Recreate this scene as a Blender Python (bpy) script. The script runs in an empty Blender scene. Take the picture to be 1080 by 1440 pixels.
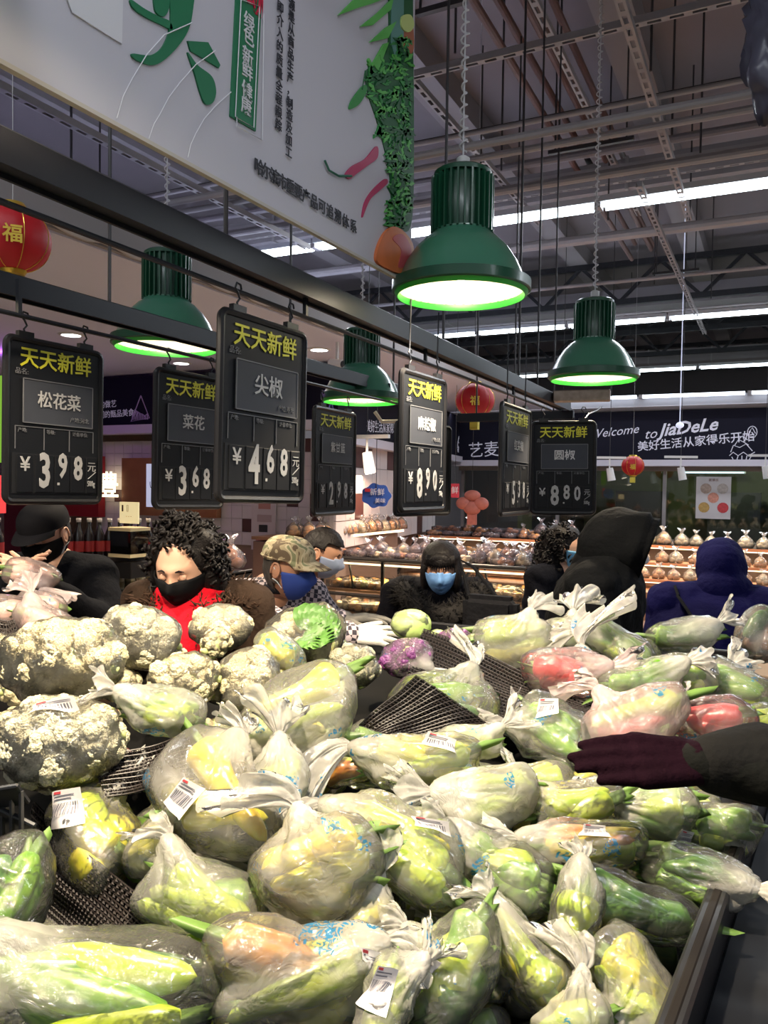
import bpy, bmesh, math, random
import numpy as np
from mathutils import Vector, Matrix, Euler, noise as mnoise
R = math.radians
random.seed(7); RNG = np.random.default_rng(7)
SC = bpy.context.scene; COL = SC.collection
# ------------------------------------------------------------------ camera
FPX = 1110.0
cam = bpy.data.cameras.new('camera'); camo = bpy.data.objects.new('camera', cam); COL.objects.link(camo)
cam.sensor_fit = 'AUTO'; cam.sensor_width = 36; cam.lens = FPX*36/1440; cam.clip_start = .02
CAMP = Vector((0, 0, 1.62))
CR = Matrix.Rotation(R(26.3), 3, 'Z') @ Matrix.Rotation(R(90-1.86), 3, 'X') @ Matrix.Rotation(R(.8), 3, 'Z')
camo.matrix_world = Matrix.Translation(CAMP) @ CR.to_4x4()
SC.camera = camo
def ray(px, py): return CR @ Vector(((px-540)/FPX, -(py-720)/FPX, -1))
def P(px, py, d): return CAMP + ray(px, py)*d
def onX(px, py, X): r = ray(px, py); return CAMP + r*((X-CAMP.x)/r.x)
def onY(px, py, Y): r = ray(px, py); return CAMP + r*((Y-CAMP.y)/r.y)
def onZ(px, py, Z): r = ray(px, py); return CAMP + r*((Z-CAMP.z)/r.z)
RIGHT = (CR @ Vector((1, 0, 0))); RIGHT.z = 0; RIGHT.normalize()
BACK = (CR @ Vector((0, 0, 1))); BACK.z = 0; BACK.normalize()     # towards the viewer
UP = Vector((0, 0, 1))
# ------------------------------------------------------------------ world, view, render limits
w = bpy.data.worlds.new('world'); SC.world = w; w.use_nodes = True
w.node_tree.nodes['Background'].inputs[0].default_value = (.5, .5, .6, 1); w.node_tree.nodes['Background'].inputs[1].default_value = .1
SC.view_settings.view_transform = 'Standard'; SC.view_settings.look = 'None'; SC.view_settings.gamma = 1
SC.view_settings.use_curve_mapping = False; SC.view_settings.exposure = 0.12
cy = SC.cycles
cy.max_bounces = 6; cy.diffuse_bounces = 3; cy.glossy_bounces = 3; cy.transmission_bounces = 4; cy.transparent_max_bounces = 20
cy.caustics_reflective = False; cy.caustics_refractive = False; cy.sample_clamp_indirect = 4; cy.use_denoising = True
cy.use_adaptive_sampling = True; cy.adaptive_threshold = .03
# ------------------------------------------------------------------ lights of the place (lamps carry their own)
LZ = 4.0
def area(loc, sx, sy, e, col, rot=(0, 0, 0)):
    l = bpy.data.lights.new('tube_light', 'AREA'); l.shape = 'RECTANGLE'; l.size = sx; l.size_y = sy; l.energy = e; l.color = col
    o = bpy.data.objects.new('tube_light', l); COL.objects.link(o); o.location = loc; o.rotation_euler = rot; o['kind'] = 'helper'; return o
ROWY = [onZ(580, 330, LZ).y, onZ(710, 467, LZ).y, onZ(800, 527, LZ).y]
PEND_W = 150.0
for yy, e in ((-5.5, 200), (.6, 150), (ROWY[0], 270), (ROWY[1], 260), (ROWY[2], 180)):
    area((0, yy, LZ-.05), 13, .12, e, (.86, .92, 1.0))

# ------------------------------------------------------------------ materials
MAT = {}
def mat(name, col, rough=.5, metal=0, emit=None, es=1, spec=.5, alpha=None, var=0, vscale=20, bump=0, bscale=60, bdist=.01, trans=0, coat=0, obj=True):
    if name in MAT: return MAT[name]
    m = bpy.data.materials.new(name); MAT[name] = m; m.use_nodes = True; nt = m.node_tree; b = nt.nodes['Principled BSDF']
    b.inputs['Base Color'].default_value = (*col, 1); b.inputs['Roughness'].default_value = rough; b.inputs['Metallic'].default_value = metal
    b.inputs['Specular IOR Level'].default_value = spec
    if coat: b.inputs['Coat Weight'].default_value = coat; b.inputs['Coat Roughness'].default_value = .15
    if emit: b.inputs['Emission Color'].default_value = (*emit, 1); b.inputs['Emission Strength'].default_value = es
    if alpha is not None: b.inputs['Alpha'].default_value = alpha
    if trans: b.inputs['Transmission Weight'].default_value = trans
    tc = None
    if var or bump:
        tc = nt.nodes.new('ShaderNodeTexCoord')
    if var:
        n = nt.nodes.new('ShaderNodeTexNoise'); n.inputs['Scale'].default_value = vscale; n.inputs['Detail'].default_value = 4
        nt.links.new(tc.outputs['Object'], n.inputs['Vector'])
        mx = nt.nodes.new('ShaderNodeMix'); mx.data_type = 'RGBA'
        mx.inputs[6].default_value = (*[max(0, c*(1-var)) for c in col], 1); mx.inputs[7].default_value = (*[min(1, c*(1+var)) for c in col], 1)
        nt.links.new(n.outputs['Fac'], mx.inputs[0]); nt.links.new(mx.outputs[2], b.inputs['Base Color'])
    if bump:
        n = nt.nodes.new('ShaderNodeTexNoise'); n.inputs['Scale'].default_value = bscale; n.inputs['Detail'].default_value = 5
        nt.links.new(tc.outputs['Object'], n.inputs['Vector'])
        bp = nt.nodes.new('ShaderNodeBump'); bp.inputs['Strength'].default_value = bump; bp.inputs['Distance'].default_value = bdist
        nt.links.new(n.outputs['Fac'], bp.inputs['Height']); nt.links.new(bp.outputs[0], b.inputs['Normal'])
    return m
def glow(name, col, s): return mat(name, (0, 0, 0), emit=col, es=s)
black = mat('black_paint', (.012, .013, .016), .35)
steel = mat('dark_steel', (.03, .032, .036), .4, .3, var=.3)
white = mat('white_paint', (.75, .75, .75), .5)
chrome = mat('bright_metal', (.6, .6, .6), .3, .9)
gold = mat('gold_foil', (.8, .55, .08), .3, .7)
# ------------------------------------------------------------------ mesh helpers
def me_np(v, f, smooth=False):
    me = bpy.data.meshes.new('m'); me.from_pydata([tuple(map(float, p)) for p in v], [], [tuple(int(i) for i in q) for q in f]); me.update()
    if smooth: me.polygons.foreach_set('use_smooth', [True]*len(me.polygons))
    return me
class MB:
    def __init__(s): s.v = []; s.f = []
    def add(s, v, f):
        o = len(s.v); s.v += [tuple(p) for p in v]; s.f += [tuple(i+o for i in q) for q in f]; return s
    def box(s, c, d, rot=None):
        x, y, z = [k/2 for k in d]
        pts = [Vector((a, b, e)) for a in (-x, x) for b in (-y, y) for e in (-z, z)]
        if rot is not None: pts = [rot @ p for p in pts]
        c = Vector(c)
        return s.add([p+c for p in pts], [(0, 1, 3, 2), (4, 6, 7, 5), (0, 4, 5, 1), (2, 3, 7, 6), (0, 2, 6, 4), (1, 5, 7, 3)])
    def bar(s, a, b, wd, h=None, up=None):
        a, b = Vector(a), Vector(b); h = h or wd; z = (b-a).normalized(); up = Vector(up or (0, 0, 1))
        if abs(z.dot(up)) > .98: up = Vector((1, 0, 0))
        x = up.cross(z).normalized(); y = z.cross(x); x *= wd/2; y *= h/2
        return s.add([a-x-y, a+x-y, a+x+y, a-x+y, b-x-y, b+x-y, b+x+y, b-x+y], [(3, 2, 1, 0), (4, 5, 6, 7), (0, 1, 5, 4), (1, 2, 6, 5), (2, 3, 7, 6), (3, 0, 4, 7)])
    def tube(s, pts, r, n=8, cap=True):
        pts = [Vector(p) for p in pts]; rr = r if hasattr(r, '__len__') else [r]*len(pts)
        t0 = (pts[1]-pts[0]).normalized(); up = Vector((0, 0, 1)) if abs(t0.z) < .9 else Vector((1, 0, 0))
        x = up.cross(t0).normalized(); vs = []
        for i, p in enumerate(pts):
            t = (pts[min(i+1, len(pts)-1)]-pts[max(i-1, 0)])
            t = t.normalized() if t.length > 1e-9 else t0
            x = (x-t*x.dot(t)); x = x.normalized() if x.length > 1e-6 else t.orthogonal().normalized(); y = t.cross(x)
            vs += [p+(x*math.cos(a)+y*math.sin(a))*rr[i] for a in [2*math.pi*k/n for k in range(n)]]
        fs = [(i*n+k, i*n+(k+1) % n, (i+1)*n+(k+1) % n, (i+1)*n+k) for i in range(len(pts)-1) for k in range(n)]
        if cap: fs += [tuple(range(n))[::-1], tuple(range((len(pts)-1)*n, len(pts)*n))]
        return s.add(vs, fs)
    def lathe(s, prof, n=32, c=(0, 0, 0)):
        c = Vector(c); vs = [c+Vector((r*math.cos(2*math.pi*k/n), r*math.sin(2*math.pi*k/n), z)) for r, z in prof for k in range(n)]
        return s.add(vs, [(i*n+k, i*n+(k+1) % n, (i+1)*n+(k+1) % n, (i+1)*n+k) for i in range(len(prof)-1) for k in range(n)])
    def ball(s, c, r, n=10, m=7):
        r = r if hasattr(r, '__len__') else (r, r, r); c = Vector(c); vs = []
        for i in range(m+1):
            t = math.pi*i/m
            for k in range(n):
                a = 2*math.pi*k/n; vs.append(c+Vector((r[0]*math.sin(t)*math.cos(a), r[1]*math.sin(t)*math.sin(a), r[2]*math.cos(t))))
        return s.add(vs, [(i*n+k, (i+1)*n+k, (i+1)*n+(k+1) % n, i*n+(k+1) % n) for i in range(m) for k in range(n)])
    def mesh(s, smooth=False): return me_np(s.v, s.f, smooth)
def new(name, data, m=None, parent=None, loc=None, rot=None, label=None, cat=None, group=None, kind=None, scale=None):
    if isinstance(data, MB): data = data.mesh(False)
    o = bpy.data.objects.new(name, data); COL.objects.link(o)
    if m is not None and data is not None and len(data.materials) == 0:
        for q in (m if isinstance(m, (list, tuple)) else [m]): data.materials.append(q)
    if data is not None and data.name == 'm' or (data is not None and data.name.startswith('m.')): data.name = name
    if parent is not None: o.parent = parent
    if loc is not None: o.location = loc
    if rot is not None: o.rotation_euler = rot
    if scale is not None: o.scale = scale
    for k, v in (('label', label), ('category', cat), ('group', group), ('kind', kind)):
        if v: o[k] = v
    return o
def smooth(o, bev=0, seg=2, ang=35):
    me = o.data
    if bev:
        bm = bmesh.new(); bm.from_mesh(me); bmesh.ops.remove_doubles(bm, verts=bm.verts, dist=1e-6)
        bmesh.ops.bevel(bm, geom=bm.edges, offset=bev, segments=seg, affect='EDGES', clamp_overlap=True); bm.to_mesh(me); bm.free()
    me.polygons.foreach_set('use_smooth', [True]*len(me.polygons)); me.set_sharp_from_angle(angle=R(ang)); return o
def struct(name, data, m): return new(name, data, m, kind='structure')
def dup(o, parent=None, **kw):
    c = o.copy(); COL.objects.link(c)
    if parent is not None: c.parent = parent
    for ch in list(o.children): dup(ch, c)
    for k, v in kw.items():
        if k == 'loc': c.location = v
        elif k == 'rot': c.rotation_euler = v
        elif k == 'scale': c.scale = v
        else: c['category' if k == 'cat' else k] = v
    return c
def frame_mat(loc, x, z):   # local x axis and z axis given
    x = Vector(x).normalized(); z = Vector(z); y = z.cross(x).normalized(); z = x.cross(y).normalized()
    m = Matrix((x, y, z)).transposed().to_4x4(); m.translation = loc; return m
_T = {}
def text_me(s, size, bold=0., xs=1., ext=.0008, align='CENTER', shear=0, res=2, spacing=1.0):
    k = (s, size, bold, xs, ext, align, shear)
    if k in _T: return _T[k]
    cu = bpy.data.curves.new('t', 'FONT'); cu.body = s; cu.size = size; cu.align_x = align; cu.align_y = 'CENTER'; cu.offset = bold*size; cu.extrude = ext
    cu.resolution_u = res; cu.shear = shear; cu.space_character = spacing
    o = bpy.data.objects.new('t', cu); COL.objects.link(o); bpy.context.view_layer.update()
    me = bpy.data.meshes.new_from_object(o.evaluated_get(bpy.context.evaluated_depsgraph_get()))
    bpy.data.objects.remove(o); me.name = 'lettering'; me.transform(Matrix.Diagonal((xs, 1, 1, 1)) )
    me.transform(Matrix.Rotation(R(90), 4, 'X')); me.materials.clear()
    _T[k] = me; return me     # text in the xz plane facing -y
def put_text(parent, s, size, x, z, m, y=-.004, name='lettering', **kw):
    me = text_me(s, size, **kw)
    if len(me.materials) and me.materials[0] != m: me = me.copy(); me.materials.clear()
    return new(name, me, m, parent, loc=(x, y, z))
# ================================================================== SHELL
floor_m = mat('floor_tile', (.35, .31, .27), .35, var=.15, vscale=2)
FX0, FX1, FY0, FY1 = -9, 6.5, -7, 24
struct('floor', MB().box(((FX0+FX1)/2, (FY0+FY1)/2, -.05), (FX1-FX0, FY1-FY0, .1)), floor_m)
ceil_m = mat('ceiling_paint', (.20, .175, .19), .9, var=.15, vscale=1.2)
ceil = struct('ceiling', MB().box(((FX0+FX1)/2, (FY0+FY1)/2, 5.55), (FX1-FX0, FY1-FY0, .1)), ceil_m)
for k in range(9):      # concrete ribs of the roof slab, running away from the camera
    x = -8.2+k*1.75
    new('ceiling_rib', MB().box((x, (FY0+FY1)/2, 5.38), (.3, FY1-FY0-.1, .26)), mat('ceiling_rib_paint', (.26, .24, .25), .85, var=.1, vscale=2), ceil)
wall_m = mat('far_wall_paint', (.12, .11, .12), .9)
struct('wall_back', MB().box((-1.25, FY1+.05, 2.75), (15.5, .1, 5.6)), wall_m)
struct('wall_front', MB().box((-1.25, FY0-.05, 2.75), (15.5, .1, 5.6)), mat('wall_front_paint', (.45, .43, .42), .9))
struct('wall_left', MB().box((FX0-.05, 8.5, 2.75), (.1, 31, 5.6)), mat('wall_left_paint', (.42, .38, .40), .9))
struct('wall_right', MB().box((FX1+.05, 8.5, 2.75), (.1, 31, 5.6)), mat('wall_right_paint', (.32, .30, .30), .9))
# ---- things under the ceiling: members along X or Y found from one pixel and a height
grey_m = mat('galvanised_grey', (.33, .31, .32), .55, .2, var=.15, vscale=6)
brown_m = mat('brown_pipe_paint', (.13, .065, .055), .45, var=.2)
duct_m = mat('duct_grey', (.24, .225, .24), .6, var=.12, vscale=3)
dark_m = mat('dark_ceiling_metal', (.035, .033, .036), .5)
def alongX(px, py, z, x0, x1): y = onZ(px, py, z).y; return Vector((x0, y, z)), Vector((x1, y, z))
def alongY(px, py, z, y0, y1): x = onZ(px, py, z).x; return Vector((x, y0, z)), Vector((x, y1, z))
def perf(a, b, name, label, group):          # slotted steel channel: web with slots, two lips
    t = new(name, None, loc=a, label=label, cat='channel', group=group); a2 = Vector((0, 0, 0)); b2 = b-a; L = b2.length; d = b2.normalized()
    s = UP.cross(d); m = MB(); n = int(L/.12)
    for k in (-1, 1): m.bar(a2+s*k*.018, b2+s*k*.018, .012, .004)
    for i in range(n): m.bar(d*(i*.12), d*(i*.12+.045), .026, .004)
    new('web', m, grey_m, t)
    for k in (-1, 1): new('lip', MB().bar(a2+s*k*.024+UP*.02, b2+s*k*.024+UP*.02, .004, .04), grey_m, t)
for k_, (px, py, z, x0, x1) in enumerate(((700, 82, 4.25, -4, 4), (700, 283, 4.5, -6, 5), (800, 250, 4.5, -6, 5))):
    a, b = alongX(px, py, z, x0, x1); perf(a, b, 'slotted_channel', ['topmost crosswise slotted steel channel, right of the banner', 'crosswise slotted channel passing behind the nearest lamp housing', 'crosswise slotted channel above the flat air duct'][k_], 'crosswise slotted channels')
for k_, (px, py, z, y0, y1) in enumerate(((912, 130, 4.0, .5, 7.5), (808, 120, 4.6, .5, 9), (655, 200, 4.3, .5, 8), (935, 345, 4.0, 6.5, 13), (200, 230, 3.7, .5, 6))):
    a, b = alongY(px, py, z, y0, y1); perf(a, b, 'slotted_channel', ['pale slotted channel receding at upper right above the nearest light row', 'slotted channel receding among the brown pipes', 'slotted channel receding just right of the banner edge', 'slotted channel receding below the nearest light row at right', 'slotted channel receding under the banner at left'][k_], 'lengthwise slotted channels')
for k_, (px, py, z, r, m) in enumerate(((830, 155, 4.1, .018, grey_m), (900, 138, 4.13, .010, dark_m), (880, 395, 4.1, .022, grey_m), (800, 340, 4.2, .05, grey_m), (900, 440, 4.3, .02, grey_m), (300, 290, 3.75, .022, grey_m), (110, 310, 3.3, .02, grey_m), (350, 325, 3.8, .03, grey_m), (700, 238, 4.5, .035, duct_m))):
    a, b = alongX(px, py, z, -8.6, 6); o = new('conduit', MB().tube([Vector((0, 0, 0)), b-a], r, 10), m, loc=a, label=['grey conduit crossing the brown pipes at upper right', 'very thin dark conduit just above the upper right grey one', 'thin grey conduit between first and second light rows at right', 'thick round grey duct pipe just below the nearest light row', 'thin conduit passing behind the right green lamp housing', 'thin conduit under the banner at left', 'low thin conduit above the large red lantern', 'thick conduit under the banner centre', 'dull grey pipe above the nearest lamp shade'][k_], cat='pipe', group='crosswise conduits'); smooth(o)
for k_, (px, z) in enumerate(((665, 4.7), (700, 4.9), (737, 4.8), (748, 4.85), (777, 5.0))):
    a, b = alongY(px, 0, z, .3, 11); smooth(new('sprinkler_pipe', MB().tube([Vector((0, 0, 0)), b-a], .028, 10), brown_m, loc=a, label=['first', 'second', 'third', 'fourth', 'last'][k_]+' brown lengthwise pipe under the ceiling counted from the banner edge', cat='pipe', group='brown lengthwise pipes'))
for (px, py, z, hh, lab) in ((850, 262, 4.65, .28, 'wide flat grey air duct crossing just above the nearest light row'), (700, 440, 4.75, .3, 'flat grey air duct crossing behind the second light row'), (900, 505, 4.7, .3, 'flat grey air duct crossing above the third light row')):
    a, b = alongX(px, py, z, -8.8, 6.2); t = new('air_duct', MB().bar(Vector((0, 0, 0)), b-a, .5, hh), duct_m, loc=a, label=lab, cat='duct')
    for k in range(11): new('joint_flange', MB().box((.7+k*1.35, 0, 0), (.03, .54, hh+.03)), grey_m, t)
for k_, (px, py, dx) in enumerate(((830, 205, 1.1), (950, 792-410, .9), (620, 10, .5), (860, 480, 1.3))):
    c = onZ(px, py, 4.3); new('hanging_bracket', MB().box((0, 0, 0), (dx*.6, .035, .03)).box((-dx*.25, 0, .6), (.012, .012, 1.2)).box((dx*.25, 0, .6), (.012, .012, 1.2)), dark_m, loc=c, label=['black bracket bar hanging among the brown pipes', 'black bracket bar hanging right of the coiled cord of the right lamp', 'black bracket bar at the top edge beside the banner', 'black bracket bar hanging behind the right green lamp'][k_], cat='bracket', group='black hanging bracket bars')
for (px, py, z, Lz) in ((705, 240, 4.0, 1.4), (785, 255, 4.0, 1.4), (945, 190, 4.0, 1.4), (985, 215, 4.0, 1.4), (915, 100, 4.1, 1.3), (640, 75, 4.3, 1.1), (565, 240, 3.9, 1.4), (855, 310, 4.1, 1.3), (970, 310, 4.1, 1.3), (1000, 420, 4.1, 1.3), (920, 400, 4.1, 1.3), (100, 320, 3.2, 2.2), (140, 400, 3.2, 2.2)):
    c = onZ(px, py, z); new('hanger_rod', MB().tube([(0, 0, 0), (0, 0, 5.5-z)], .008, 6), dark_m, loc=c, label='thin dark threaded rod hanging from the ceiling', cat='rod', group='ceiling hanger rods')
# dark roof trusses far back
for k in range(4):
    y = 13+k*2.6; m = MB(); m.bar((-8.5, y, 5.2), (6.3, y, 5.2), .09).bar((-8.5, y, 4.6), (6.3, y, 4.6), .09)
    for i in range(12): x = -8.4+i*1.22; m.bar((x, y, 4.6), (x+.61, y, 5.2), .05).bar((x+.61, y, 5.2), (x+1.22, y, 4.6), .05)
    struct('ceiling_truss', m, steel)
# ---- fluorescent rows
tube_glow = glow('fluorescent_glow', (.82, .93, 1.0), 9)
def light_row(y, z, x0, x1, seg, label):
    t = new('fluorescent_light_row', None, loc=(x0, y, z), label=label, cat='light'); n = int(round((x1-x0)/seg))
    for i in range(n):
        new('housing', MB().box((seg*(i+.5), 0, .055), (seg-.02, .16, .05)), mat('fixture_white', (.6, .62, .66), .4), t)
        for s in (-.045, .045): smooth(new('tube', MB().tube([(seg*i+.05, s, .01), (seg*(i+1)-.05, s, .01)], .022, 10), tube_glow, t))
        new('tube_holder', MB().box((seg*(i+1), 0, .02), (.05, .13, .06)), grey_m, t)
light_row(ROWY[0], LZ, -8.4, 5.6, 1.4, 'nearest row of white fluorescent tubes crossing behind the green lamps')
light_row(ROWY[1], LZ, -8.4, 5.6, 1.4, 'second row of fluorescent tubes crossing behind the right green lamp')
light_row(ROWY[2], LZ, -8.4, 5.6, 1.4, 'third farther row of fluorescent tubes just above the dark sign band')
# ---- soffit of the shops at left, fascias
SOX, SOZ = -3.05, 2.78
sof = struct('ceiling_soffit', MB().box(((FX0+SOX)/2, 4.2, SOZ+.05), (SOX-FX0, 15.6, .1)), mat('soffit_pinkish_white', (.72, .73, .88), .8))
struct('trim_1', MB().box((SOX, 4.2, SOZ+.08), (.06, 15.6, .14)), mat('soffit_edge', (.30, .28, .28), .8))
m = MB().tube([(SOX+.045, 1+k*.1, SOZ+.02+.012*math.sin(k*1.7)) for k in range(60)], .012, 6)
new('rope_light', m, mat('clear_rope', (.5, .45, .42), .3), label='thin unlit rope light along the edge of the pale soffit', cat='rope light')
for i, (px, py) in enumerate(((255, 510), (449, 491), (100, 470), (376, 470))):
    c = onZ(px, py, SOZ); t = new('downlight', MB().lathe([(.085, .02), (.1, -.004), (.075, -.012), (.07, 0)], 20), white, loc=c, label=['round lit downlight in the soffit left of the green lamp', 'round lit downlight near the far soffit corner', 'round lit downlight in the soffit above the first sign', 'round lit downlight behind the pepper sign'][i], cat='downlight')
    new('diffuser', MB().lathe([(.072, -.008), (.001, -.008)], 20), glow('downlight_glow', (1, .95, .9), 12), t)
navy = mat('fascia_navy', (.008, .008, .018), .7, spec=.15)
chalk = mat('chalk_white', (.62, .62, .70), .7, emit=(.6, .6, .75), es=.15)
lip_m = mat('fascia_lip_white', (.62, .60, .68), .5)
LFY = 6.45
def fascia(name, a, b, z0, z1):
    a, b = Vector((*a, 0)), Vector((*b, 0)); d = (b-a).normalized(); nrm = Vector((d.y, -d.x, 0)); L = (b-a).length; mid = (a+b)/2
    rot = Matrix((d, -nrm, UP)).transposed()
    o = new(name, MB().box((0, 0, (z0+z1)/2), (L, .12, z1-z0), None), navy, kind='structure'); o.matrix_world = Matrix.Translation(mid) @ rot.to_4x4()
    new('lower_lip', MB().box((0, -.03, z0-.05), (L+.02, .2, .09)), lip_m, o); return o, L
f1, L1 = fascia('wall_sign_band_left', (-8.9, LFY), (-3.75, LFY), 2.24, 2.76)
f2, L2 = fascia('wall_sign_band_middle', (-3.75, LFY), (-4.65, 12), 2.12, 2.76)
f3, L3 = fascia('wall_sign_band_back', (-4.65, 12), (6.4, 12), 2.06, 2.76)
def ftext(fo, px, py, s, size, m=chalk, rot=0, **kw):
    mi = fo.matrix_world.inverted(); n = fo.matrix_world.to_3x3() @ Vector((0, -1, 0)); r = ray(px, py); p0 = fo.matrix_world.translation
    t = (p0-CAMP).dot(n)/r.dot(n); q = mi @ (CAMP+r*t); o = put_text(fo, s, size, q.x, q.z, m, y=-.066, **kw); o.rotation_euler = (0, -R(rot), 0); return o
ftext(f3, 923, 607, 'Welcome', .18, shear=.4, rot=6, name='chalk_lettering').location.x -= .6
ftext(f3, 915, 611, 'to', .2, shear=.4, rot=6, name='chalk_lettering')
ftext(f3, 967, 602, 'JiaDeLe', .25, shear=.4, rot=6, bold=.02, name='chalk_lettering')
ftext(f3, 977, 622, '美好生活从家得乐开始', .155, rot=5, bold=.01, name='chalk_lettering')
ftext(f3, 682, 634, '艺麦', .26, rot=3, name='chalk_lettering')
ftext(f2, 530, 602, '美好生活从家得乐', .14, rot=3, name='chalk_lettering')
ftext(f1, 158, 570, '的做艺', .085, rot=2, name='chalk_lettering')
ftext(f1, 171, 583, '们的甄品美食!', .085, rot=2, name='chalk_lettering')
def fmark(fo, px, py, curves, s, m=chalk, th=.006):   # chalk drawing: polylines on the board
    mi = fo.matrix_world.inverted(); n = fo.matrix_world.to_3x3() @ Vector((0, -1, 0)); r = ray(px, py)
    q = mi @ (CAMP+r*((fo.matrix_world.translation-CAMP).dot(n)/r.dot(n))); mb = MB()
    for c in curves: mb.tube([(q.x+x*s, -.064, q.z+z*s) for x, z in c], th, 5)
    return new('chalk_drawing', mb, m, fo)
cake = [[(-.8, -.9), (-.6, -1.3), (.5, -1.3), (.75, -.8)], [(-1, -.8), (-.7, -.5), (-.3, -.8), (.1, -.5), (.5, -.8), (1, -.5)], [(-.9, -.5), (-.7, .1), (-.2, -.1), (.3, .2), (.8, -.4)], [(-.6, .1), (-.3, .6), (.2, .3), (.5, .1)], [(-.3, .6), (0, .9), (.2, .4)], [(-.4, -1.2), (-.3, -.8)], [(0, -1.3), (0, -.8)], [(.3, -1.3), (.4, -.8)]]
fmark(f3, 1044, 628, cake, .16); fmark(f3, 1058, 608, [[(.3*math.cos(a), .4*math.sin(a)) for a in np.linspace(0, 6.3, 14)], [(-.2, 0), (0, .3), (.2, -.1)]], .2)
tree = [[(0, 1), (-.9, -.8), (.8, -.6), (0, 1)]]+[[(-.8+i*.16, -.7), (-.75+i*.15, -.3-.1*(i % 3)), (-.5+i*.1, .0-.05*i)] for i in range(10)]
fmark(f1, 204, 577, tree, .15, mat('chalk_lilac', (.5, .4, .65), .7)); fmark(f2, 640, 622, cake, .12)
m = MB()
for k in range(16):
    a = random.uniform(0, 6.28); m.tube([(.02*math.cos(a), 0, .02*math.sin(a)), (.17*math.cos(a), -.003, .12*math.sin(a)), (.22*math.cos(a+.3), -.003, .14*math.sin(a+.3))], .006, 5)
q = f2.matrix_world.inverted() @ onX(445, 565, -3.8)
new('blue_flower_print', m, mat('print_blue_violet', (.10, .11, .45), .5), f2, loc=(q.x, -.066, q.z), label='blue violet flower print')
# soffit light line over back band (row 4)
sf = struct('ceiling_bulkhead', MB().box((.9, 11.75, 2.84), (11, .7, .14)), mat('bulkhead_grey', (.42, .42, .46), .7))
t = new('light_strip', None, loc=(-4.4, 11.34, 2.90), label='thin white light strip along the bulkhead above the sign band', cat='light')
for i in range(8):
    new('tube', MB().box((.66+i*1.36, -.02, 0), (1.28, .03, .045)), glow('strip_glow', (.8, .88, 1), 3.5), t); new('tube_holder', MB().box((i*1.36, 0, 0), (.06, .05, .06)), grey_m, t)
area((0, 11.3, 2.75), 9, .1, 20, (.9, .9, 1), (R(20), 0, 0))
# ---- back windows of the bakery
WY = 12.2
win = struct('wall_bakery_back', MB().box((.9, WY, .45), (11.1, .1, .9)).box((.9, WY, 2.0), (11.1, .1, .2)), mat('bakery_sill', (.35, .31, .28), .6))
glass = bpy.data.materials.new('window_glass'); glass.use_nodes = True; nt = glass.node_tree; nt.nodes.clear()
o_ = nt.nodes.new('ShaderNodeOutputMaterial'); tr = nt.nodes.new('ShaderNodeBsdfTransparent'); gl = nt.nodes.new('ShaderNodeBsdfGlossy'); gl.inputs['Roughness'].default_value = .02; fr = nt.nodes.new('ShaderNodeFresnel'); mx = nt.nodes.new('ShaderNodeMixShader')
fr.inputs[0].default_value = 1.6; tr.inputs[0].default_value = (.9, .93, .9, 1); nt.links.new(fr.outputs[0], mx.inputs[0]); nt.links.new(tr.outputs[0], mx.inputs[1]); nt.links.new(gl.outputs[0], mx.inputs[2]); nt.links.new(mx.outputs[0], o_.inputs[0])
for i in range(7):
    x0 = -4.6+i*1.57; wn = new('window_%d' % (i+1), MB().box((0, 0, 0), (1.5, .012, 1.0)), glass, loc=(x0+.785, WY, 1.4), kind='structure')
    new('window_frame', MB().box((-.77, 0, 0), (.05, .06, 1.02)), grey_m, wn)
struct('wall_kitchen', MB().box((.9, 15.4, 1.4), (11, .1, 2.8)), mat('kitchen_wall', (.16, .17, .09), .7))
struct('ceiling_kitchen', MB().box((.9, 13.8, 2.5), (11, 3.1, .06)), mat('kitchen_ceiling', (.25, .26, .2), .7))
for i, (x, z, wd) in enumerate(((-2.6, 2.0, 1.0), (-1.0, 1.95, 1.1), (.6, 2.0, 1.0), (2.2, 1.98, 1.2), (3.6, 2.0, 1))):
    t = new('kitchen_light', MB().box((0, 0, 0), (wd, .08, .05)).box((0, 0, .26), (.02, .02, .5)), white, loc=(x, 14.9, z), label='small tube light inside the dim kitchen behind the window', cat='light', group='kitchen tube lights'); new('tube', MB().box((0, -.05, -.01), (wd*.95, .02, .025)), glow('kitchen_glow', (.6, .8, .9), 2.2), t)
for i in range(6): new('kitchen_oven', MB().box((0, 0, .8), (.8, .7, 1.6)).box((0, -.36, 1.1), (.6, .02, .4)).box((0, -.38, .8), (.6, .04, .03)), mat('oven_steel', (.09, .09, .1), .35, .6), loc=(-3.6+i*1.5, 14.6, 0), label='dark steel oven standing in the kitchen behind the window', cat='oven', group='kitchen ovens')
l = bpy.data.lights.new('kitchen', 'POINT'); l.energy = 22; l.color = (.85, 1, .6); l.shadow_soft_size = .2; lo = bpy.data.objects.new('kitchen_lamp', l); COL.objects.link(lo); lo.location = (-.6, 13.6, 2.2); lo['kind'] = 'helper'
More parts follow.
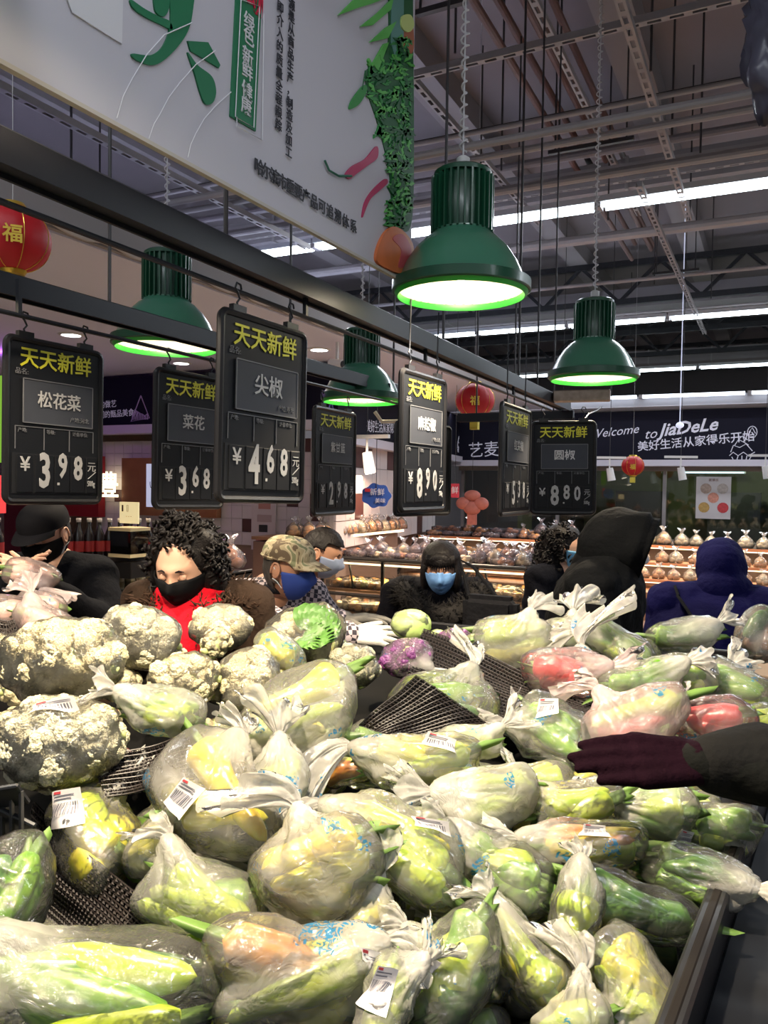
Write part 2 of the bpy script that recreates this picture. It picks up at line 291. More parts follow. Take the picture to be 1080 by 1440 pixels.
# poster on the window
pc = onY(1003, 700, WY-.03); po = new('poster', MB().box((0, 0, 0), (.46, .006, .60)), mat('poster_paper', (.62, .60, .62), .5), loc=pc, label='white poster with round food pictures on the window', cat='poster')
for (x, z, c) in ((-.1, .13, (.45, .35, .3)), (.12, .13, (.5, .45, .42)), (.0, .0, (.7, .3, .22)), (-.12, -.14, (.5, .32, .1)), (.13, -.14, (.55, .05, .06))):
    mm = mat('food_print_%d' % int(c[0]*100+c[1]*10), c, .6, var=.5, vscale=30)
    o = new('food_picture', MB().lathe([(.075, 0), (.001, 0)], 14), mm, po, loc=(x, -.006, z), rot=(R(90), 0, 0))
put_text(po, '家得乐', .045, 0, .25, mat('print_brown', (.2, .1, .08), .6), y=-.005, bold=.01)
# ---- left and middle tiled walls with brown accent tiles
tw = mat('tile_white', (.66, .60, .60), .3); tb = mat('tile_brown', (.10, .045, .04), .3)
_tm = {}
def tiled(name, a, b, z0, z1, ts, prob, seed):
    a, b = Vector((*a, 0)), Vector((*b, 0)); d = (b-a).normalized(); L = (b-a).length; rot = Matrix((d, Vector((-d.y, d.x, 0)), UP)).transposed()
    o = new(name, MB().box((L/2, .06, (z0+z1)/2), (L, .1, z1-z0)), mat('grout', (.5, .46, .46), .9), kind='structure'); o.matrix_world = Matrix.Translation(a) @ rot.to_4x4()
    rr = random.Random(seed)
    for key, mm in (('w', tw), ('b', tb)):
        if (key, ts) not in _tm: _tm[(key, ts)] = MB().box((0, 0, 0), (ts*.97, .02, ts*.97)).mesh(); _tm[(key, ts)].materials.append(mm)
    for j in range(int((z1-z0)/ts)):
        for i in range(int(L/ts)):
            new('tile', _tm[('b' if rr.random() < prob else 'w', ts)], None, o, loc=(ts*(i+.5), 0, z0+ts*(j+.5)))
    return o
tiled('wall_tiled_left', (-6.9, 6.6), (-3.85, 6.6), 1.0, 2.08, .135, .14, 3)
tiled('wall_tiled_middle', (-3.8, 6.62), (-4.4, 10.6), 1.0, 2.08, .27, .16, 5)
struct('trim_2', MB().box((-6.4, 6.75, .5), (5.2, .2, 1.0)), mat('left_plinth', (.3, .2, .16), .6))
# warm wall above the red panel
struct('wall_left_shop', MB().box((-7.4, 7.4, 1.4), (3.2, .1, 2.7)), mat('shop_cream_wall', (.55, .42, .30), .7))
struct('wall_middle_shop', MB().box((-4.5, 9, .5), (.1, 5, 1.0)), mat('left_plinth', (.3, .2, .16), .6))
c = onY(158, 682, 6.52)
rp = new('shop_signboard', MB().box((0, 0, 0), (.95, .1, .68)), mat('sign_red', (.30, .008, .015), .4), loc=(onY(100, 682, 6.52).x, 6.52, c.z-.02), label='dark red shop signboard with a glowing pale character', cat='sign')
put_text(rp, '豊', .30, onY(153, 682, 6.46).x-rp.location.x, 0, glow('sign_character_glow', (1, .85, .55), 2.2), y=-.06, bold=.02)
wp = new('wooden_panel', MB().box((0, 0, 0), (1.3, .08, .62)), mat('wood_orange', (.32, .13, .05), .45, var=.3, vscale=8), loc=(onY(240, 685, 6.55).x, 6.54, onY(240, 685, 6.55).z), label='orange brown wooden wall panel behind the lit menu board', cat='panel')
lb = new('menu_lightbox', MB().box((0, 0, 0), (.62, .06, .46)), mat('lightbox_face', (.6, .65, .8), .4, emit=(.6, .65, .85), es=.55), loc=(onY(240, 683, 6.48).x, 6.48, onY(240, 683, 6.48).z), label='bright pale menu lightbox mostly behind the price signs', cat='menu board')
put_text(lb, 'いい', .1, -.17, .0, mat('menu_ink', (.1, .1, .15), .6), y=-.035); put_text(lb, '- - -', .06, -.17, .14, mat('menu_ink_red', (.6, .1, .05), .6), y=-.035)
new('dark_red_post', MB().box((0, 0, -.45), (.5, .08, 2.0)), mat('sign_maroon', (.14, .006, .02), .5), loc=onY(30, 740, 6.55), label='maroon wall panel behind the man in the black cap', cat='panel')
new('neon_box', MB().box((0, 0, 0), (1.6, .1, .22)), glow('magenta_glow', (.55, .04, .85), 1.4), loc=onY(10, 478, 5.2), label='magenta glowing light band behind the first price sign', cat='light')
l = bpy.data.lights.new('neon', 'POINT'); l.energy = 14; l.color = (.6, .15, 1); l.shadow_soft_size = .15; lo = bpy.data.objects.new('neon_lamp', l); COL.objects.link(lo); lo.location = onY(10, 495, 4.9); lo['kind'] = 'helper'
gsg = new('green_lightbox', MB().box((0, 0, 0), (.12, .05, .5)), glow('green_yellow_glow', (.25, .5, .05), .8), loc=P(0, 590, 4.6), label='narrow green lit sign at the left edge of the picture', cat='sign')
new('red_lightbox', MB().box((0, 0, 0), (.05, .05, .22)), glow('red_glow', (.9, .05, .05), 1.2), loc=P(-1, 695, 4.6), label='narrow red lit sign low at the left edge', cat='sign')
# ================================================================== PENDANT LAMPS
gd = mat('lamp_green_dark', (.008, .07, .035), .35, coat=.3); gs = mat('lamp_green_shade', (.055, .20, .125), .28, coat=.6); gr_ = mat('lamp_rim_bright_green', (.03, .42, .04), .35); refl = mat('lamp_reflector_white', (.75, .70, .60), .5)
def pendant(loc, label, top=2.6, light=True, scale=1, w=None):
    t = new('pendant_lamp', None, loc=loc, label=label, cat='lamp', group='green pendant lamps', scale=(scale,)*3)
    # z=0 at the rim
    smooth(new('lamp_shade', MB().lathe([(.222, .0), (.222, .03), (.214, .04), (.205, .05), (.185, .095), (.155, .14), (.12, .175), (.095, .19), (.094, .20), (.090, .20), (.117, .172), (.152, .136), (.181, .09), (.2, .046), (.205, .03)], 48), gs, t), ang=40)
    smooth(new('lamp_reflector', MB().lathe([(.2065, .008), (.204, .025), (.199, .045), (.18, .088), (.150, .134), (.116, .168), (.088, .19), (.001, .192)], 40), refl, t))
    smooth(new('rim_band', MB().lathe([(.226, .0), (.230, .004), (.230, .034), (.225, .036), (.221, .034), (.221, .0), (.226, .0)], 48), gd, t))
    smooth(new('rim_skirt', MB().lathe([(.222, .002), (.214, -.013), (.210, -.013), (.2065, .002), (.2065, .010)], 48), gr_, t))
    smooth(new('bulb', MB().ball((0, 0, .085), .045, 14, 10), glow('bulb_glow', (1, .9, .72), 14), t))
    hs = new('ballast_housing', MB().lathe([(.001, .195), (.085, .195), (.085, .375), (.078, .385), (.001, .388)], 32), gd, t); smooth(hs)
    fin = MB().box((.093, 0, .285), (.022, .006, .18)).mesh(); fin.materials.append(gd)
    for k in range(28): a = 2*math.pi*k/28; new('cooling_fin', fin, None, t, rot=(0, 0, a))
    smooth(new('cap', MB().lathe([(.095, .378), (.096, .39), (.085, .398), (.001, .40)], 28), gd, t))
    smooth(new('cord_grip', MB().lathe([(.001, .40), (.022, .40), (.022, .44), (.012, .447), (.001, .447)], 14), mat('plastic_white', (.6, .6, .6), .5), t))
    smooth(new('suspension_wire', MB().tube([(0, 0, .44), (0, 0, top)], .003, 6), mat('cord_white', (.55, .55, .58), .6), t))
    ps = [(.011*math.cos(a)*(1+.3*math.sin(a*.13)), .011*math.sin(a), .46+(top-.46)*a/(2*math.pi*56)) for a in np.arange(0, 2*math.pi*56, .8)]
    smooth(new('coiled_cord', MB().tube(ps, .0032, 5), mat('cord_white', (.55, .55, .58), .6), t))
    if light:
        l = bpy.data.lights.new('bulb_light', 'SPOT'); l.energy = (w or PEND_W); l.color = (1, .82, .58); l.shadow_soft_size = .04; l.spot_size = R(118); l.spot_blend = .35
        l2 = bpy.data.lights.new('bulb_glow_light', 'POINT'); l2.energy = 3.5; l2.color = (1, .84, .62); l2.shadow_soft_size = .03; o2 = bpy.data.objects.new('bulb_glow_light', l2); COL.objects.link(o2); o2.parent = t; o2.location = (0, 0, .025); o2['kind'] = 'helper'
        o = bpy.data.objects.new('bulb_light', l); COL.objects.link(o); o.parent = t; o.location = (0, 0, .018); o['kind'] = 'helper'
    return t
pendant(P(648, 412, 2.62), w=130, label='green pendant lamp nearest the camera, with the largest white lit underside')
pendant(P(834, 532, 4.05), w=75, label='green pendant lamp at right behind the nearest one, above the frame corner')
pendant(P(234, 487, 3.38), w=80, label='green pendant lamp at left, partly hidden by the black hanging rails')
pendant(P(508, 563, 4.45), w=70, label='green pendant lamp in the middle behind the pepper price sign')
for i, (x, y, z, ww) in enumerate(((-.62, .75, 2.42, 190), (-1.5, .9, 2.6, 125), (-2.6, 1.0, 2.3, 60))):
    pendant((x, y, z), ['green pendant lamp right above the near vegetables, out of the picture', 'green pendant lamp hidden above the white banner', 'green pendant lamp left outside the picture', 'green pendant lamp right outside the picture'][i], w=ww)
# ================================================================== HANGING RACK
fr_m = mat('rack_black_steel', (.012, .014, .020), .4, spec=.3)
def beam(a, b, wd, h, label, m=fr_m, caps=True):
    t = new('rack_beam', None, loc=a, label=label, cat='beam'); b = b-a
    o = new('channel_web', MB().bar((0, 0, 0), b, wd, h), m, t); smooth(o, .004, 1)
    d = b.normalized(); s = UP.cross(d)
    for k in (-1, 1): new('channel_flange', MB().bar(s*k*wd*.5+UP*(-h*.5), b+s*k*wd*.5+UP*(-h*.5), .008, .02), m, t)
    for k in range(3): p = b*((k+.5)/3); new('hanger', MB().tube([p+UP*h*.5, p+UP*(2.6)], .006, 6), dark_m, t)
    return t
b1a, b1b = P(-60, 181, 1.36), P(868, 566, 5.2); b1b.z = b1a.z-.04; b1b.x = b1a.x
beam(b1a, b1b, .06, .06, 'long thick black steel beam running from the left edge over the signs to the far corner')
b2a, b2b = P(-60, 380, 2.15), P(560, 560, 5.2); b2b.z = b2a.z; b2b.x = b2a.x
beam(b2a, b2b, .05, .055, 'second black steel beam lower at left, crossing in front of the left green lamp')
yE = b1b.y
beam(Vector((b2a.x-.05, yE, b1b.z-.06)), Vector((b1b.x+.05, yE, b1b.z-.06)), .05, .05, 'short black cross beam closing the far end of the rack')
lit_end = new('rack_end_plate', MB().box((0, 0, 0), (.34, .07, .07)), mat('lit_steel', (.35, .27, .22), .4, .4, var=.5, vscale=30), loc=P(818, 557, 4.85), rot=(0, 0, R(8)), label='short steel end piece painted pale as lit from above by the right lamp', cat='beam'); smooth(lit_end, .006, 1)  # pale mottled colour stands for lamp light on the black steel
def rod(a, b, label, stems):
    t = new('sign_rail', None, loc=a, label=label, cat='rail'); d = b-a
    smooth(new('rod', MB().tube([Vector((0, 0, 0)), d], .007, 8), fr_m, t))
    for f, h in stems: new('stem', MB().bar(d*f, d*f+UP*h, .012, .012), fr_m, t)
    return t
r1a, r1b = P(-10, 279, 1.44), P(775, 577, 4.95); rod(r1a, r1b, 'thin dark sign rail under the long black beam', ((.27, .07), (.5, .07), (.8, .06)))
r2a, r2b = P(-30, 430, 2.1), P(560, 590, 5.0); r2b.x = r2a.x; r2b.z = r2a.z; rod(r2a, r2b, 'thin dark sign rail under the lower left beam', ((.04, .1), (.4, .1), (.8, .1)))
hk = new('white_hook_bar', MB().tube([P(527, 579, 4.3), P(537, 593, 4.3), P(575, 592, 4.3), P(600, 590, 4.3)], .01, 8), mat('hook_cream', (.6, .5, .4), .5), label='bent cream hook bar beside the middle lamp', cat='hook'); smooth(hk)
hw = new('long_suspension_rod', MB().tube([(0, 0, 0), (0, 0, 3.0)], .007, 6), dark_m, loc=P(729, 548, 4.55), label='long thin black rod hanging between the two right lamps', cat='rod')
# ================================================================== PRICE SIGNS
panel_m = mat('sign_black_panel', (.008, .009, .012), .5, spec=.2); frame_m = mat('sign_black_frame', (.010, .010, .012), .35, spec=.35); card_m = mat('name_card_grey', (.045, .05, .065), .6, var=.25, vscale=6, spec=.25)
yel = mat('title_yellow', (.62, .60, .03), .5); txt = mat('sign_text_white', (.42, .42, .43), .5); dim = mat('sign_text_grey', (.14, .145, .16), .5); slotm = mat('digit_slot', (.016, .017, .02), .5, spec=.2); line_m = mat('sign_line_grey', (.12, .125, .14), .5)
def rounded(wd, h, r, y0, y1, n=5):
    pts = []
    for cx, cz, a0 in ((wd/2-r, h/2-r, 0), (-wd/2+r, h/2-r, 90), (-wd/2+r, -h/2+r, 180), (wd/2-r, -h/2+r, 270)):
        for k in range(n+1): a = R(a0+90*k/n); pts.append((cx+r*math.cos(a), cz+r*math.sin(a)))
    return pts
def price_sign(c, u, W, H, name, price, label, sub='', lean=0, bright=False, blank=False, wire=0, nsize=.055, railz=.06):
    t = new('price_sign', None, label=label, cat='price sign', group='hanging price signs')
    u = Vector(u); u.z = 0; u.normalize(); z = Vector((0, 0, 1)); n = u.cross(z)    # n towards the viewer = -local y
    m4 = Matrix((u, z.cross(u), z)).transposed().to_4x4() @ Matrix.Rotation(R(lean), 4, 'Y'); m4.translation = c; t.matrix_world = m4
    s = H/.475; W = W/s
    t.scale = (s, s, s); H = .475
    pts = rounded(W-.012, H-.012, .012, 0, 0); k = len(pts)
    new('board', MB().add([(x, -.004, z_) for x, z_ in pts]+[(x, .006, z_) for x, z_ in pts], [tuple(range(k))[::-1], tuple(range(k, 2*k))]+[(i, (i+1) % k, (i+1) % k+k, i+k) for i in range(k)]), panel_m, t)
    pts = rounded(W, H, .02, 0, 0, 6); ring = [Vector((x, 0, z_)) for x, z_ in pts]; ring += ring[:2]
    smooth(new('frame', MB().tube(ring, .0105, 8, cap=False), frame_m, t))
    for x in (-W*.32, W*.32):
        new('clip', MB().box((x, 0, H/2+.012), (.05, .016, .022)), frame_m, t)
        ps = [(x, 0, H/2+.02), (x, 0, H/2+.03)]+[(x+.012*math.sin(a), 0, H/2+.045-.015*math.cos(a)) for a in np.linspace(.2, 4.4, 9)]
        ps = [(x, 0, H/2+.018), (x-.004, 0, H/2+.03), (x+.006, 0, H/2+.042), (x-.002, 0, H/2+.056), (x-.012, 0, H/2+.066), (x-.006, 0, H/2+.08), (x+.008, 0, H/2+.078), (x+.012, 0, H/2+.066)]
        smooth(new('hook', MB().tube(ps, .003, 6), fr_m, t))
    if wire:
        for x in (-W*.32, W*.32): new('hook_wire', MB().tube([(x-.006, 0, H/2+.08), (x, 0, H/2+.08+wire)], .003, 6), fr_m, t)
    if blank:
        new('ridge', MB().box((0, -.006, -.1), (W*.8, .004, .004)), line_m, t); return t
    put_text(t, '天天新鲜', .064, 0, H*.385, yel, name='title_lettering', bold=.012, xs=W/.335, y=-.006)
    put_text(t, '品名:', .02, -W*.36, H*.30, dim, name='small_lettering', y=-.006)
    o = new('name_card', MB().box((0, 0, 0), (W*.74, .004, H*.27)), card_m, t, loc=(W*.02, -.007, H*.125)); smooth(o, .001, 1)
    e = MB(); a, b = W*.37, H*.135
    for (x0, z0, x1, z1) in ((-a, -b, a, -b), (-a, b, a, b), (-a, -b, -a, b), (a, -b, a, b)): e.bar((x0, 0, z0), (x1, 0, z1), .003)
    new('card_edge', e, line_m, t, loc=(W*.02, -.009, H*.125))
    put_text(t, name, nsize, W*.02, H*.135, txt if not bright else mat('name_text_lit', (.6, .6, .62), .5), name='name_lettering', bold=.012, y=-.011, spacing=1.0)  # paler text colour paints in the lamp light on these signs
    if sub: put_text(t, sub, .017, W*.24, H*.03, dim, name='small_lettering', y=-.011)
    e = MB(); zt, zb = -H*.035, -H*.175
    for x in (-W*.42, -W*.13, W*.14, W*.41): e.bar((x, 0, zt), (x, 0, zb), .0022)
    e.bar((-W*.42, 0, zt), (W*.41, 0, zt), .0022); new('table_lines', e, line_m, t, loc=(0, -.0055, 0))
    for x, s_ in ((-W*.35, '产地:'), (-W*.06, '等级:'), (W*.26, '计量单位:')): put_text(t, s_, .014, x, zt-.012, dim, name='small_lettering', y=-.006)
    xs_ = (-W*.33, -W*.13, W*.06, W*.23, W*.385); ws = (.16, .19, .16, .16, .12)
    zc = -H*.315
    new('digit_tray', MB().box((0, -.005, -H*.325), (W*.9, .003, H*.25)), slotm, t)
    for x, w_ in zip(xs_, ws): smooth(new('digit_card', MB().box((x, -.008, -H*.325), (W*w_, .003, H*.235)), panel_m, t), .001, 1)
    put_text(t, '¥', .058, xs_[0], zc+.02, txt, name='price_lettering', y=-.0105, bold=.01)
    d1, d2, d3 = price
    put_text(t, d1, .142, xs_[1], zc, txt, name='price_lettering', y=-.0105, bold=.028, xs=.62)
    put_text(t, d2, .102, xs_[2], zc+.018, txt, name='price_lettering', y=-.0105, bold=.026, xs=.66)
    new('decimal_point', MB().box((xs_[2]-W*.045, -.0105, zc-.034), (.008, .001, .008)), txt, t)
    put_text(t, d3, .102, xs_[3], zc+.012, txt, name='price_lettering', y=-.0105, bold=.026, xs=.66)
    put_text(t, '元', .034, xs_[4], zc+.02, txt, name='unit_lettering', y=-.0105)
    new('unit_slash', MB().bar((xs_[4]-.014, -.0105, zc-.016), (xs_[4]+.016, -.0105, zc+.006), .002), txt, t)
    put_text(t, '500g', .025, xs_[4]-.002, zc-.032, txt, name='unit_lettering', y=-.0105, xs=.62, bold=.01)
    return t
def sgn(xl, xr, yt, yb, dl, dr, *a, H=.475, **k):   # image x of both sides, y of top and bottom of the centre line, depth of both sides
    d = (dl+dr)/2; pl, pr = P(xl, (yt+yb)/2, dl), P(xr, (yt+yb)/2, dr); return price_sign((pl+pr)/2, pr-pl, (Vector((pr.x-pl.x, pr.y-pl.y))).length, H, *a, **k)
sgn(8, 140, 486, 706, 2.27, 2.56, '松花菜', '398', 'black hanging price sign reading 3.98, leftmost on the rail', sub='产地:河北', nsize=.052, lean=.6)
sgn(218, 312, 530, 711, 2.72, 3.0, '菜花', '368', 'black hanging price sign reading 3.68, half behind the 4.68 sign', nsize=.055, lean=.8)
sgn(308, 425, 452, 706, 1.98, 2.28, '尖椒', '468', 'largest black hanging price sign reading 4.68 under the long beam', sub='产地:寿光', nsize=.06, lean=1.2)
sgn(441, 498, 580, 720, 3.6, 4.0, '紫甘蓝', '298', 'black hanging price sign reading 2.98 in front of the middle green lamp', H=.49, nsize=.05)
sgn(563, 624, 530, 716, 2.70, 3.02, '麻辣椒', '890', 'black hanging price sign reading 8.90 with a bright name card', sub='产地:寿光', bright=True, H=.48, nsize=.05, wire=.17)
sgn(556, 632, 600, 721, 3.4, 3.7, '', '000', 'plain back of a black hanging sign just behind the 8.90 sign', H=.40, blank=True, wire=.22)
sgn(704, 744, 574, 722, 3.42, 3.85, '红尖椒', '538', 'black hanging price sign reading 5.38 seen narrow, left of the 8.80 sign', wire=.23, H=.485, nsize=.05)
sgn(748, 836, 594, 722, 4.0, 3.95, '圆椒', '880', 'black hanging price sign reading 8.80 facing the camera at right', H=.455, nsize=.055, bright=True, lean=-.6)
hk = new('sign_hook', MB().tube([P(846, 572, 4.6), P(838, 578, 4.3), P(828, 582, 4.0), P(822, 590, 3.97)], .004, 6), fr_m, label='wire hook holding the 8.80 sign from the rack end', cat='hook')
# ================================================================== BANNER
BX = -1.12
def bp(px, py): q = onX(px, py, BX); return q.y, q.z
yl, zl = bp(-60, 56); yr, zr = bp(545, 384); zb = (zl+zr)/2
ban_m = mat('banner_paper', (.50, .49, .55), .6, var=.04, vscale=3)
y1 = bp(580, 250)[0]; y0 = bp(-120, 30)[0]; H_ = 1.2
t = new('banner', None, loc=(BX, 0, 0), label='large white hanging banner with green brush lettering and printed vegetables', cat='banner')
slope = (zr-zl)/(yr-yl); pts = [(y0, zl+slope*(y0-yl)), (bp(556, 384)[0], zr), (y1, zr+.05), (y1, zb+H_), (y0, zb+H_)]
n = len(pts)
new('banner_sheet', MB().add([(.0, y, z) for y, z in pts]+[(-.012, y, z) for y, z in pts], [tuple(range(n)), tuple(range(n, 2*n))[::-1]]+[(i, i+n, (i+1) % n+n, (i+1) % n) for i in range(n)]), ban_m, t)
new('edge_batten', MB().bar((.0, pts[0][0], pts[0][1]), (.0, pts[1][0], pts[1][1]), .014, .008), mat('batten_cream', (.45, .42, .38), .6), t)
for f in (.15, .8): new('suspension_cord', MB().tube([(-.006, y0+(y1-y0)*f, zb+H_), (-.006, y0+(y1-y0)*f, 4.9)], .003, 6), dark_m, t)
def flat(name, polys, m, off=.004, parent=t):
    mb = MB()
    for pl in polys:
        q = [bp(*p) for p in pl]; a = sum(q[i][0]*q[(i+1) % len(q)][1]-q[(i+1) % len(q)][0]*q[i][1] for i in range(len(q)))
        if a < 0: q = q[::-1]
        k = len(q); mb.add([(off, y, z) for y, z in q]+[(0, y, z) for y, z in q], [tuple(range(k))]+[(i, i+k, (i+1) % k+k, (i+1) % k) for i in range(k)])
    return new(name, mb, m, parent)
def spline(pts, n=6):
    o = []; L = len(pts)
    for i in range(L):
        p0, p1, p2, p3 = [np.array(pts[(i+k-1) % L], float) for k in range(4)]
        for j in range(n): s = j/n; o.append(tuple(.5*((2*p1)+(p2-p0)*s+(2*p0-5*p1+4*p2-p3)*s*s+(3*p1-p0-3*p2+p3)*s**3)))
    return o
bg = mat('banner_green', (.012, .16, .07), .5)
flat('brush_stroke', [spline([(238, -40), (272, -40), (270, 10), (262, 45), (240, 75), (215, 92), (190, 85), (184, 76), (210, 78), (228, 64), (238, 30)]),
  spline([(182, 0), (200, 12), (222, 24), (236, 30), (240, 42), (222, 34), (198, 22), (184, 10)]),
  spline([(216, -20), (234, -20), (236, 10), (228, 24), (216, 14)]),
  [(262, 58), (291, 60), (308, 92), (306, 96), (266, 72)],
  spline([(262, 74), (276, 92), (296, 108), (302, 128), (298, 144), (288, 147), (280, 132), (272, 104)])], bg)
flat('print_panel_green', [[(331, -20), (366, 4), (358, 185), (322, 164)]], bg)
wl = mat('banner_print_white', (.62, .62, .66), .6)
def pline(name, pts, m, th=.003, off=.006): return new(name, MB().tube([(off, *bp(*p)) for p in pts], th, 4), m, t)
pline('panel_outline', [(336, 0), (362, 10), (354, 180), (328, 165), (336, 0)], wl, .0015)
pline('panel_outline', [(368, 20), (366, 198), (330, 178), (330, 165)], wl, .0015)
for cl_ in ([(161, 167), (170, 136), (183, 111), (203, 78), (228, 50), (267, 33)], [(206, 196), (213, 176), (222, 161), (234, 138), (250, 117), (272, 92), (300, 72)], [(261, 222), (265, 204), (272, 189), (284, 168), (300, 150), (322, 130)]): pline('curve_line', cl_, wl, .0011)
def btext(s, px, py, size, m, name='lettering', vert=False, dy=None, **kw):
    k = len(s)
    for i, ch in enumerate(s):
        if ch == ' ': continue
        x, y = (px+dy[0]*i, py+dy[1]*i); q = bp(x, y); o = put_text(t, ch, size, 0, 0, m, name=name, **kw); o.rotation_euler = (0, 0, R(90)); o.location = (.005, q[0], q[1])
btext('绿色', 348, 34, .042, wl, dy=(-.5, 20), bold=.01)
btext('新鲜', 346, 82, .042, wl, dy=(-.5, 20), bold=.01)
btext('健康', 345, 130, .042, wl, dy=(-1, 22), bold=.01)
ink = mat('banner_ink', (.02, .02, .03), .6)
btext('源是从商品生产，制造及加工', 408, 8, .029, ink, dy=(-.35, 17.3), bold=.012)
btext('即介入的质量全程跟踪', 392, 12, .029, ink, dy=(-.3, 18.4), bold=.012)
btext('哈尔滨市重要产品可追溯体系', 362, 237, .040, ink, dy=(11.1, 6.9), bold=.012)
btext('动', 356, 2, .07, mat('banner_red', (.55, .01, .05), .5), dy=(0, 0), bold=.02)
flat('white_print_square', [[(86, -20), (172, -20), (170, 62), (150, 50), (100, 18)]], wl, .003)
# printed vegetables down the right edge
dg, mg, lg = mat('print_leaf_dark', (.01, .10, .03), .6), mat('print_leaf_mid', (.03, .24, .05), .6), mat('print_leaf_light', (.10, .42, .08), .6)
flat('printed_stalks', [spline([(548, -30), (576, -30), (580, 60), (580, 290), (566, 326), (552, 300), (546, 240), (532, 180), (516, 130), (514, 100), (530, 90), (545, 60)])], dg, .003)
flat('printed_celery_stem', [[(549, -30), (566, -30), (566, 60), (556, 90), (548, 60)]], mat('print_stem_blue_green', (.10, .25, .22), .6), .005)
rr = random.Random(4)
for k, (mm, cnt) in enumerate(((mg, 190), (lg, 110), (dg, 90))):
    pl = []
    for i in range(cnt):
        y = rr.uniform(55, 318); lo = 514 if 85 < y < 150 else (528 if y < 200 else 545); x = rr.uniform(lo+ (0 if y > 80 else 26), 576 if y < 300 else 570); a = rr.uniform(0, 6.28); L = rr.uniform(4, 9)
        c_, s_ = math.cos(a), math.sin(a); w_ = L*.38
        pl.append([(x-L*c_, y-L*s_), (x-.3*L*c_+w_*s_, y-.3*L*s_-w_*c_), (x-.1*L*c_+.3*w_*s_, y-.1*L*s_-.3*w_*c_), (x+.5*L*c_+w_*.8*s_, y+.5*L*s_-w_*.8*c_), (x+L*c_, y+L*s_), (x+.2*L*c_-w_*s_, y+.2*L*s_+w_*c_)])
    for p_ in range(0, cnt, 38): flat('printed_leaves', pl[p_:p_+38], mm, .006+.0007*k)['kind'] = 'stuff'
for leaf in ([(474, 22), (500, -4), (540, -22), (552, -6), (520, 6), (500, 12)], [(505, 38), (530, 18), (552, -4), (548, 14), (522, 36)], [(518, 60), (540, 40), (556, 30), (544, 54)], [(522, 90), (530, 100), (545, 60), (538, 62)]): flat('printed_leaf', [leaf], lg, .0055)
flat('printed_tomato', [spline([(566, 24), (578, 30), (580, 70), (568, 78), (560, 50)])], mat('print_tomato', (.35, .10, .04), .6), .0045)
flat('printed_pepper_yellow', [spline([(562, 24), (574, 22), (579, 36), (572, 46), (562, 40)])], mat('print_yellow_green', (.5, .6, .2), .6), .0095)
flat('printed_green_chilli', [spline([(490, 154), (494, 140), (510, 120), (514, 128), (504, 146)])], mg, .005); pline('printed_chilli_stem', [(507, 126), (511, 100)], dg, .002)
pm = mat('print_chilli_magenta', (.42, .02, .10), .5)
flat('printed_red_chilli', [spline([(484, 246), (494, 234), (512, 224), (528, 206), (529, 222), (514, 234), (498, 246), (490, 252)])], pm, .005)
pline('printed_chilli_stem', [(492, 248), (474, 248), (460, 240), (454, 226)], mat('print_stem_dark', (.03, .15, .10), .6), .0035)
flat('printed_red_chilli', [spline([(508, 306), (512, 284), (524, 266), (540, 252), (543, 258), (530, 270), (518, 282)])], pm, .005)
flat('printed_apple', [spline([(526, 366), (532, 338), (546, 320), (562, 324), (577, 344), (576, 368), (562, 384), (545, 380)])], mat('print_peach', (.62, .16, .05), .5, var=.35, vscale=9), .01)
flat('printed_apple_blush', [spline([(548, 336), (562, 330), (574, 350), (570, 372), (556, 376), (560, 352)])], mat('print_peach_red', (.55, .08, .09), .5), .011)
# ================================================================== LANTERNS
red_m = mat('lantern_red', (.42, .006, .012), .55, emit=(.5, .01, .01), es=.06)
def lantern(c, r, label, tag=True, top=1.2):
    t = new('paper_lantern', None, loc=c, label=label, cat='lantern', scale=(r,)*3); mb = MB(); n = 48; vs = []
    for i in range(15):
        th = R(18)+(math.pi-R(36))*i/14
        for k in range(n): a = 2*math.pi*k/n; q = 1-.035*abs(math.cos(a*8)); vs.append((math.sin(th)*math.cos(a)*q, math.sin(th)*math.sin(a)*q, .9*math.cos(th)))
    mb.add(vs, [(i*n+k, (i+1)*n+k, (i+1)*n+(k+1) % n, i*n+(k+1) % n) for i in range(14) for k in range(n)]); smooth(new('paper_body', mb, red_m, t), ang=60)
    for k in range(8):
        a = 2*math.pi*(k+.5)/8; new('gold_rib', MB().tube([(math.sin(th)*math.cos(a)*1.005, math.sin(th)*math.sin(a)*1.005, .905*math.cos(th)) for th in np.linspace(R(18), R(162), 13)], .012, 4), gold, t)
    for s in (-1, 1): smooth(new('gold_cap', MB().lathe([(.001, s*.98), (.3, s*.96), (.36, s*.86), (.34, s*.84), (.001, s*.84)], 24), gold, t))
    new('hanging_string', MB().tube([(0, 0, .95), (0, 0, .95+top/r)], .012, 5), mat('string_white', (.5, .5, .5), .6), t)
    d = (Vector((0, 0, 0))-Vector((c[0], c[1], 0))); a = math.atan2(d.y, d.x)
    o = new('gold_emblem', text_me('福', .5, bold=.02), gold, t, loc=(math.cos(a)*.99, math.sin(a)*.99, -.15), rot=(0, 0, a+math.pi/2))
    if tag: new('tassel', MB().box((0, 0, -1.25), (.42, .3, .5)), mat('tassel_yellow', (.6, .5, .05), .5), t)
    return t
lantern(P(18, 336, 3.0), .14, 'large red paper lantern with gold caps at the upper left edge', tag=False, top=2.9)
lantern(P(668, 563, 5.9), .145, 'red paper lantern with yellow tag hanging behind the 8.90 sign', top=3.1)
lantern(P(890, 655, 10.2), .145, 'small red paper lantern hanging before the sign band at right', top=3.4)
